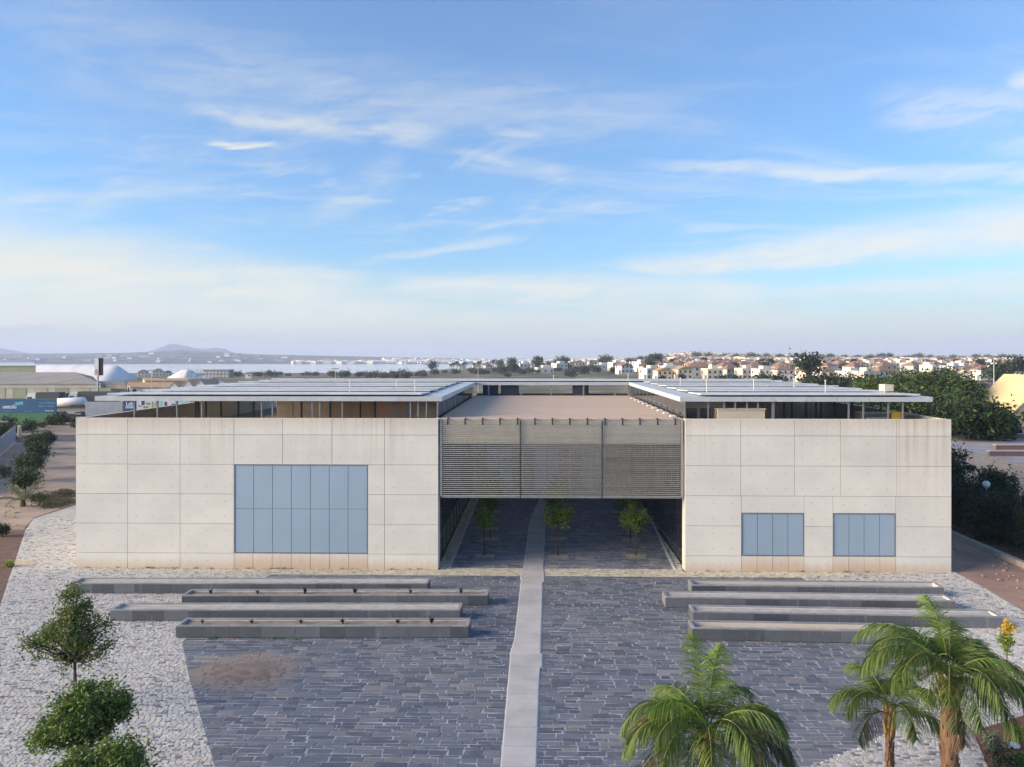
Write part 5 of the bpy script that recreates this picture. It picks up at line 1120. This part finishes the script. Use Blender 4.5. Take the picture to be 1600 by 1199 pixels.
# ------------------------------------------------------------------ houses
def house_proto(name, w, d_, h, roof, wall, tile, seed):
    rd = random.Random(seed); o = bpy.data.objects.new(name, None); col.objects.link(o); o['_o'] = (0, 0, 0)
    mb = MB(); mb.box(-w / 2, w / 2, -d_ / 2, d_ / 2, -1.5, h); 
    mb.box(-w / 2 - 1.5, -w / 2 - .003, -d_ / 2 + .6, 0, -1.5, h * .5); wl = mb.build('wall', M[wall], o)
    mb = MB(); e = .35; A = [(-w / 2 - e, -d_ / 2 - e), (w / 2 + e, -d_ / 2 - e), (w / 2 + e, d_ / 2 + e), (-w / 2 - e, d_ / 2 + e)]
    if roof == 'hip':
        r = min(w, d_) * .28; V = [(x, y, h + .003) for x, y in A] + [(x, y, h + .18) for x, y in A] + [(-w / 2 + d_ / 2 - .3, 0, h + .18 + r), (w / 2 - d_ / 2 + .3, 0, h + .18 + r)]
        mb.add(V, [(3, 2, 1, 0), (0, 1, 5, 4), (1, 2, 6, 5), (2, 3, 7, 6), (3, 0, 4, 7), (4, 5, 9, 8), (6, 7, 8, 9), (5, 6, 9), (7, 4, 8)])
    elif roof == 'gable':
        r = w * .22; V = [(x, y, h + .003) for x, y in A] + [(0, -d_ / 2 - e, h + r), (0, d_ / 2 + e, h + r)]
        mb.add(V, [(3, 2, 1, 0), (0, 1, 4), (2, 3, 5), (1, 2, 5, 4), (3, 0, 4, 5)])
    else:
        for a in ((-w / 2, w / 2, -d_ / 2, -d_ / 2 + .25), (-w / 2, w / 2, d_ / 2 - .25, d_ / 2), (-w / 2, -w / 2 + .25, -d_ / 2 + .25, d_ / 2 - .25), (w / 2 - .25, w / 2, -d_ / 2 + .25, d_ / 2 - .25)): mb.box(*a, h + .003, h + .8)
        mb.box(-w * .1, w * .35, -d_ * .2, d_ * .3, h + .003, h + 2.3)
    mb.build('roof', M[tile], o)
    me = None
    for zf in ((1.0, 2.2), (3.7, 5.0)):
        if zf[1] > h: continue
        for x in np.linspace(-w / 2 + 1.4, w / 2 - 1.4, 3):
            mb = MB(); mb.box(x - .55, x + .55, -d_ / 2 - .06, -d_ / 2 - .003, *zf); mb.build('window', M['window_dark'], o)
        mb = MB(); mb.box(-w / 2 - .06, -w / 2 - .003, d_ / 2 - 2.2, d_ / 2 - 1.1, *zf); mb.build('window', M['window_dark'], o)
        mb = MB(); mb.box(w / 2 + .003, w / 2 + .06, -.6, .6, *zf); mb.build('window', M['window_dark'], o)
    mb = MB(); mb.box(w * .2, w * .2 + .6, d_ * .1, d_ * .1 + .6, h, h + 2.4); mb.build('chimney', M[wall], o)
    return o
KD = [('white', 'brown tiled hip', house_proto('town_house', 9, 8, 5.6, 'hip', 'house_white', 'tile_brown', 1)), ('cream', 'ochre gable', house_proto('town_house', 8.5, 8, 5.6, 'gable', 'house_cream', 'tile_ochre', 2)),
      ('white', 'flat terraced', house_proto('town_house', 9.5, 8, 5.4, 'flat', 'house_white', 'house_white', 3)), ('grey', 'brown tiled hip', house_proto('town_house', 10, 8, 5.4, 'hip', 'house_grey', 'tile_brown', 4)),
      ('cream', 'flat terraced', house_proto('town_house', 9, 8.5, 5.6, 'flat', 'house_cream', 'house_cream', 5)), ('white', 'red tiled gable', house_proto('town_house', 8, 8, 5.0, 'gable', 'house_white', 'tile_red', 6)), ('white', 'low flat', house_proto('town_house', 11, 8, 3.2, 'flat', 'house_white', 'house_white', 7))]
first = [True] * len(KD); rd = random.Random(77)
def house(k, X, Y, rz, label, group, s=1.):
    o = KD[k][2]; z = Tz(X, Y)
    if first[k]: first[k] = False; KIDS.setdefault(o.name, list(o.children)); o.location = (X, Y, z); o.rotation_euler = (0, 0, rz); o.scale = (s, s, s); tag(o, label, 'house', group); return o
    c = copy_tree(o, None, (X, Y, z), rz, s, label, group); c['category'] = 'house'; return c
near = [(1035, 300, 1, .15, 'left of the two ochre gabled houses just above the canopy'), (1066, 300, 1, .2, 'right of the two ochre gabled houses just above the canopy'), (1090, 330, 0, .3, 'white hip roofed house right of the ochre gabled pair'), (1112, 300, 4, .2, 'cream flat house with bright front right of the gabled pair'), (1140, 310, 3, .4, 'grey house with brown roof between two bright houses'),
        (1165, 300, 4, .25, 'long cream house left of the tall mast'), (1192, 290, 2, .3, 'white flat house just left of the tall mast'), (1222, 285, 0, .1, 'white house with brown roof at the foot of the tall mast'), (1262, 262, 1, .3, 'cream gabled house behind the leaning conifer'), (1290, 255, 0, .2, 'brown roofed white house right of the conifer'), (1327, 250, 2, .35, 'big white flat house above the canopy edge'), (1352, 245, 4, .3, 'cream sunlit house beside the big trees'), (1376, 262, 0, .3, 'white brown roofed house half hidden by the big trees'), (1510, 300, 0, .1, 'brown roofed white house right of the big trees'), (1535, 295, 0, .15, 'second brown roofed house right of the big trees'), (1596, 330, 3, .1, 'grey brown roofed house at the right edge')]
for px, Y, k, rz, lab in near: house(k, X_(px, Y), Y, rz, lab, 'houses of the near town row', .70)
ROWN = ['second', 'third', 'fourth', 'fifth', 'sixth', 'seventh']
for ri, Y in enumerate((345, 400, 470, 560, 670, 800)):
    px = 1000 + rd.uniform(0, 20) if Y < 600 else 985
    while px < 1640:
        k = rd.choice([0, 0, 0, 0, 1, 2, 2, 2, 3, 4]); Yh = Y + rd.uniform(-16, 16)
        house(k, X_(px, Yh), Yh, rd.choice([0, 0, math.pi / 2]) + rd.uniform(.05, .5), '%s house with %s roof in the %s row of the town' % (KD[k][0], KD[k][1], ROWN[ri]), '%s %s houses of the %s town row' % (KD[k][0], KD[k][1].split()[0], ROWN[ri]), .8)
        px += (8. + rd.uniform(0, 6)) * F / Y
for px, Y, k, lab in ((722, 1150, 0, 'white house among the palms by the lake'), (762, 900, 5, 'small white house with red gable by the lake shore'), (800, 760, 6, 'low white house left of the flat white villa'), (818, 700, 2, 'white villa with stepped flat roofs by the lake'), (836, 820, 0, 'brown roofed white house behind the lakeside villa'), (874, 620, 2, 'white cube villa under a dark tree'), (850, 560, 6, 'long low white building in front of the cube villa'), (895, 900, 4, 'cream house right of the cube villa'), (962, 640, 2, 'flat white house left of the round dark tree'), (1000, 660, 2, 'flat white house just below the round dark tree'), (940, 700, 6, 'low white shed by the twin pole'), (975, 520, 5, 'red roofed house just above the canopy middle'), (905, 760, 0, 'brown roofed white house by the twin pole'), (745, 980, 2, 'flat white house beside the lakeside palms'), (780, 1100, 0, 'brown roofed white house far along the lake shore'), (860, 1150, 2, 'small flat white house far behind the villas'), (990, 900, 0, 'brown roofed house behind the round dark tree'), (1020, 760, 1, 'cream gabled house left of the ochre gabled pair'), (925, 1000, 3, 'grey house with brown roof behind the twin pole')):
    house(k, X_(px, Y), Y, rd.uniform(.1, .6), lab, 'scattered houses by the lake', 1.1)
for px, Y, k, lab, s in ((224, 560, 0, 'small white house behind the long salt heap', 1.), (247, 600, 1, 'cream gabled house between the two salt heaps', 1.15), (262, 640, 5, 'red gabled house left of the pointed salt heap', 1.)): house(k, X_(px, Y), Y, .3, lab, None, s * .72)
# grey two-storey block by the lake
Y = 560.; xa, xb = X_(318, Y), X_(358, Y); z0 = Tz(xa, Y); o = thing('works_block', 'grey two storey building with rows of pale windows by the lake', 'building', ((xa + xb) / 2, Y, z0)); zt = Z_(579.5, Y)
block(o, 'wall', xa, xb, Y, Y + 9, z0 - 2, zt, 'shed_roof'); block(o, 'roof', xa - .4, xb + .4, Y - .4, Y + 9.4, zt + .004, zt + .8, 'shed_roof')
for r in range(2):
    for k in range(7): block(o, 'window', xa + .7 + k * 2.6, xa + 2.1 + k * 2.6, Y - .08, Y - .004, zt - 1.9 - r * 2.6, zt - .7 - r * 2.6, 'light_paint')
Y = 480.; xa = X_(383, Y); z0 = Tz(xa, Y); o = thing('lake_hut', 'small white hut with a dark opening by the lake shore', 'hut', (xa, Y, z0)); block(o, 'wall', xa, xa + 3.8, Y, Y + 3, z0 - 1, Z_(585, Y), 'house_white'); block(o, 'window', xa + 2., xa + 3.2, Y - .05, Y - .003, Z_(588, Y), Z_(586, Y), 'window_dark'); block(o, 'roof', xa - .2, xa + 4., Y - .2, Y + 3.2, Z_(585, Y) + .004, Z_(585, Y) + .3, 'house_grey')
# the far town and the settlement on the other shore: too small to tell apart
rs = np.random.RandomState(5)
def mass(name, n, pxr, Yr, mats, sz, seed, cond=None):
    rs = np.random.RandomState(seed); mb = MB()
    for i in range(n):
        Y = math.exp(rs.uniform(math.log(Yr[0]), math.log(Yr[1]))); px = rs.uniform(*pxr)
        if cond and not cond(px, Y): continue
        X = X_(px, Y); z = Tz(X, Y); w, d_, h = rs.uniform(.7, 1.5) * sz, rs.uniform(.7, 1.2) * sz, rs.choice([3.2, 5.5, 6, 6.5]); m = rs.choice(3, p=(.62, .22, .16)); a = rs.uniform(0, 1.57); ca, sa_ = math.cos(a), math.sin(a)
        mp = lambda x, y, q: (X + x * ca - y * sa_, Y + x * sa_ + y * ca, q)
        mb.box(-w / 2, w / 2, -d_ / 2, d_ / 2, z - 2, z + h, m, mp)
        if rs.uniform() < .28: mb.add([mp(*p) for p in ((-w / 2, -d_ / 2, z + h + .02), (w / 2, -d_ / 2, z + h + .02), (w / 2, d_ / 2, z + h + .02), (-w / 2, d_ / 2, z + h + .02), (0, 0, z + h + 1.8))], [(0, 1, 4), (1, 2, 4), (2, 3, 4), (3, 0, 4)], 3)
    o = mb.build(name, [M[m] for m in mats], kind='stuff'); return o
o = mass('far_town', 2600, (985, 1660), (900, 3600), ('house_white', 'house_cream', 'house_grey', 'tile_brown'), 11, 3); o['label'] = 'mass of tiny far white houses up to the horizon on the right'
o = mass('far_town', 240, (840, 1020), (1100, 3300), ('house_white', 'house_cream', 'house_grey', 'tile_brown'), 12, 9, lambda px, Y: Y > 2300 or Y < shoreY(px) - 150); o['label'] = 'scattered tiny white houses beyond the right end of the lake'
o = mass('shore_town', 700, (440, 960), (2330, 3400), ('house_white', 'house_cream', 'house_grey', 'house_cream'), 22, 4, lambda px, Y: (px > 455 and px < 600 and Y < 2750) or px > 600); o['label'] = 'pale settlement strung along the far lake shore'
o = mass('greenhouses', 60, (-60, 450), (2500, 3600), ('far_shed', 'house_grey', 'far_shed', 'house_grey'), 30, 6); o['label'] = 'pale farm sheds and greenhouses scattered over the far hills'

# ------------------------------------------------------------------ middle distance trees
def tree_proto(name, r, h, th, mats, mix, seed, ls=.6, sp=1.0, n=(26, 22)):
    o = bpy.data.objects.new(name, None); col.objects.link(o); o['_o'] = (0, 0, 0); tree_parts(o, np.random.RandomState(seed), -.5, h, th, [((0, 0, (h + th) / 2), (r * .8, r * .8, (h - th) * .4), *n)], ls, mats, .25, sp, mix=mix, limbs=4); return o
def palm_proto(seed, h):
    o = bpy.data.objects.new('fan_palm', None); col.objects.link(o); o['_o'] = (0, 0, 0); rs = np.random.RandomState(seed); mb = MB(); mb.tube([(0, 0, -.5), (.1, 0, h * .5), (0, 0, h)], [.28, .22, .2], 7); mb.build('trunk', M['bark'], o); mb = MB()
    for k in range(20):
        a = k * 2.4; e = -.6 + 1.9 * (k / 20); dv = np.array([math.cos(a) * math.cos(e), math.sin(a) * math.cos(e), math.sin(e)])
        P = np.array([0, 0, h]) + dv * np.linspace(.6, 2.4, 7)[:, None] + np.array([0, 0, -1]) * (np.linspace(0, 1, 7) ** 2)[:, None] * .9; mb.leaves(np.repeat(P, 2, 0) + rs.normal(size=(14, 3)) * .12, .42, rs)
    mb.build('crown', M['far_leaf'], o); return o
TP = [tree_proto('round_tree', 5, 7.5, 1.6, ('far_leaf', 'carob_leaf'), (.8, .2), 1, n=(40, 24)), tree_proto('bushy_tree', 4, 5, .8, ('far_leaf', 'dark_leaf'), (.7, .3), 2, n=(34, 22)), tree_proto('pine_tree', 4.5, 9.5, 4.5, ('dark_leaf', 'far_leaf'), (.8, .2), 3, n=(40, 24)), palm_proto(4, 7.), tree_proto('scrub_bush', 3.2, 2.6, .2, ('scrub_leaf', 'far_leaf'), (.5, .5), 5, .4, .6, n=(26, 20))]
tfirst = [True] * 5
def plant(k, px, Y, s, label, group, cat='tree'):
    X = X_(px, Y); z = Tz(X, Y); o = TP[k]; rz = rd.uniform(0, 6.28)
    if tfirst[k]: tfirst[k] = False; KIDS.setdefault(o.name, list(o.children)); o.location = (X, Y, z); o.rotation_euler = (0, 0, rz); o.scale = (s,) * 3; return tag(o, label, cat, group)
    c = copy_tree(o, None, (X, Y, z), rz, s, label, group); c['category'] = cat; return c
plant(2, 675.5, 700, 1.15, 'tall lone pine with two crowns at the lake shore', 'trees by the lake'); plant(0, 946, 800, 1.7, 'big rounded tree right of the twin pole', 'trees by the lake'); plant(0, 1020, 620, 1.45, 'round dark tree above the middle right canopy', 'trees by the lake'); plant(0, 878, 760, 1.6, 'wide dark tree behind the cube villa', 'trees by the lake'); plant(1, 912, 520, 1.2, 'light green bush below the twin pole', 'trees by the lake', 'bush')
for i, px in enumerate((705, 709, 714, 717, 724, 727, 741, 747, 749, 757, 762, 771, 800)): plant(3, px, 760 + (i * 37) % 190, 1.0 + .15 * (i % 3), 'small dark palm in the row by the lake shore', 'palms along the lake shore', 'palm')
for i in range(74):
    k = rd.choice([0, 1, 1, 2]); plant(k, rd.uniform(770, 1040), math.exp(rd.uniform(math.log(520), math.log(1500))), rd.uniform(.7, 1.25), ('round dark tree', 'low bushy tree', 'tall dark pine')[k] + ' among the scattered white houses', ('round', 'bushy', 'pine')[k] + ' trees among the lakeside houses')
for i in range(60): plant(4, rd.uniform(560, 900), rd.uniform(450, 700), rd.uniform(.8, 1.5), 'low scrub bush on the flat by the lake', 'scrub on the lakeside flat', 'bush')
for i in range(34): plant(4, rd.uniform(360, 640), rd.uniform(520, 900), rd.uniform(.9, 1.7), 'low dark scrub bush on the near lake shore', 'scrub on the near lake shore', 'bush')
for i in range(110):
    Y = rd.choice([365, 430, 510, 620, 740, 900, 1100]); k = rd.choice([0, 1, 1, 2]); plant(k, rd.uniform(1010, 1640), Y + rd.uniform(-15, 15), rd.uniform(.45, .85), ('round garden tree', 'low bushy garden tree', 'tall dark garden pine')[k] + ' between the houses of the town', ('round', 'bushy', 'pine')[k] + ' garden trees in the town')
for i in range(38): plant(0, 1080 + i * 15 + rd.uniform(-8, 8), rd.uniform(1000, 1250), rd.uniform(1.0, 1.6), 'dark tree in the long belt across the town', 'tree belt across the town')
for i, (px, Y, s) in enumerate(((1215, 215, .75), (1190, 240, .7), (1265, 205, .8), (1282, 200, .85), (1300, 198, .8), (1318, 200, .75), (1345, 190, .8), (1360, 185, .8), (1150, 250, .55), (1128, 260, .5), (1065, 285, .45), (1035, 285, .45))): plant(1, px, Y, s, 'dark bush lining the back of the canopy in front of the town', 'bushes between the canopy and the town', 'bush')
plant(2, 1264, 225, 1.0, 'leaning sparse conifer before the cream houses', 'conifer'); plant(2, 1590, 260, .9, 'dark tree behind the car park at the right edge', 'right edge trees'); plant(1, 1560, 270, 1.3, 'bushy tree above the far car park', 'right edge trees'); plant(1, 1478, 300, .9, 'dark bush below the brown roofed houses', 'right edge trees', 'bush')
for i, px in enumerate((428, 440, 450, 462, 472, 484)): plant(1, px, 92 + (i % 3) * 3, .62 + .02 * i, 'green tree top showing over the back of the left canopy', 'tree tops behind the left canopy')
for i, (px, py, s) in enumerate(((12, 672, .8), (28, 676, .9), (45, 674, .7), (64, 668, .7), (92, 664, .8), (108, 660, .9), (2, 684, .8), (118, 668, .7), (80, 664, .6))): plant(4 if i % 2 else 1, px, 15012 / (py - 556), s * .5, ('scrub bush below the billboard, ' + ('just right of the pale post', 'under the white web address', 'under its green middle', 'under its right half', 'first past its right end', 'against the building corner', 'at the left edge by the fence top', 'tight beside the white wall corner', 'below its right corner')[i]), 'scrub below the billboard', 'bush')
for i, (px, Y) in enumerate(((770, 84), (742, 90), (935, 86), (955, 92), (840, 95))): plant(1, px, Y, .72, 'green tree seen through the gap under the back canopy', 'trees behind the back wing')

# ------------------------------------------------------------------ litter and rubble
rs = np.random.RandomState(41); mb = MB()
for cx, cy, n_, sp_ in [(G_(118, 1106)[0], G_(118, 1106)[1], 110, 1.5), (G_(132, 1255)[0], G_(132, 1255)[1], 60, 1.5), (8.5, 21.5, 60, 2.), (-4.5, 31, 50, 5), (6, 33, 50, 6), (-14, 38, 60, 5), (12, 40, 40, 5)]:
    P = np.stack([rs.normal(cx, sp_, n_), rs.normal(cy, sp_ * .8, n_), np.full(n_, .028)], 1); mb.leaves(P, .045, rs, 0, up=3.)
mb.build('leaf_litter', M['palm_dead'], kind='stuff')
mb = MB()
for k in range(170):
    Y = rs.uniform(36, 60); xr = 28.5 - abs(rs.normal(0, 1.6)) if k % 3 else rs.uniform(24.6, 28.4); q = rs.uniform(.03, .13); X = axisX(xr, Y)
    if toST(X, Y)[0] < WID + .3 and toST(X, Y)[1] > -.5: continue
    mb.ball((X, Y, q * .2 - .01), q, 0, 6, 4, q * .6)
mb.build('rubble', M['rose_dirt'], kind='stuff')
mb = MB()
for k in range(150):
    px, by = rs.uniform(-20, 39), rs.uniform(700, 826); X, Y = G_(px, by); q = rs.uniform(.04, .16); mb.ball((X, Y, q * .2 - .02), q, 0, 6, 4, q * .6)
mb.build('rubble', M['tan_dirt'], kind='stuff')
# weeds along the feet of the planters and the wall
mb = MB()
for k in range(60):
    if k < 34: s_, t_ = rs.uniform(.2, WID - .2), -.10
    else: s_, t_ = rs.uniform(S1 - 18, S1 + 2), toST(*G_(400, (931, 949, 973, 999)[k % 4]))[1]
    if S1 < s_ < S2 and t_ > -.5: continue
    x, y, z = B(s_, t_, .02); mb.leaves(np.array([x, y, .05]) + rs.normal(size=(16, 3)) * [.09, .05, .03], .04, rs)
mb.build('weeds', M['citrus_leaf'], kind='stuff')

# ------------------------------------------------------------------ air
me = bpy.data.meshes.new('haze'); b_ = MB(); b_.box(-9300, 9300, -9300, 9700, -17.2, 175)
hm = bpy.data.materials.new('haze_air'); hm.use_nodes = True; nt = hm.node_tree; nt.nodes.clear(); out = nt.nodes.new('ShaderNodeOutputMaterial'); pv = nt.nodes.new('ShaderNodeVolumePrincipled')
pv.inputs['Color'].default_value = (.56, .66, .87, 1); pv.inputs['Density'].default_value = 1.9e-4; pv.inputs['Anisotropy'].default_value = 0.; nt.links.new(pv.outputs[0], out.inputs['Volume'])
b_.build('haze', hm, kind='stuff')
for o in bpy.data.objects:
    if '_o' in o: del o['_o']
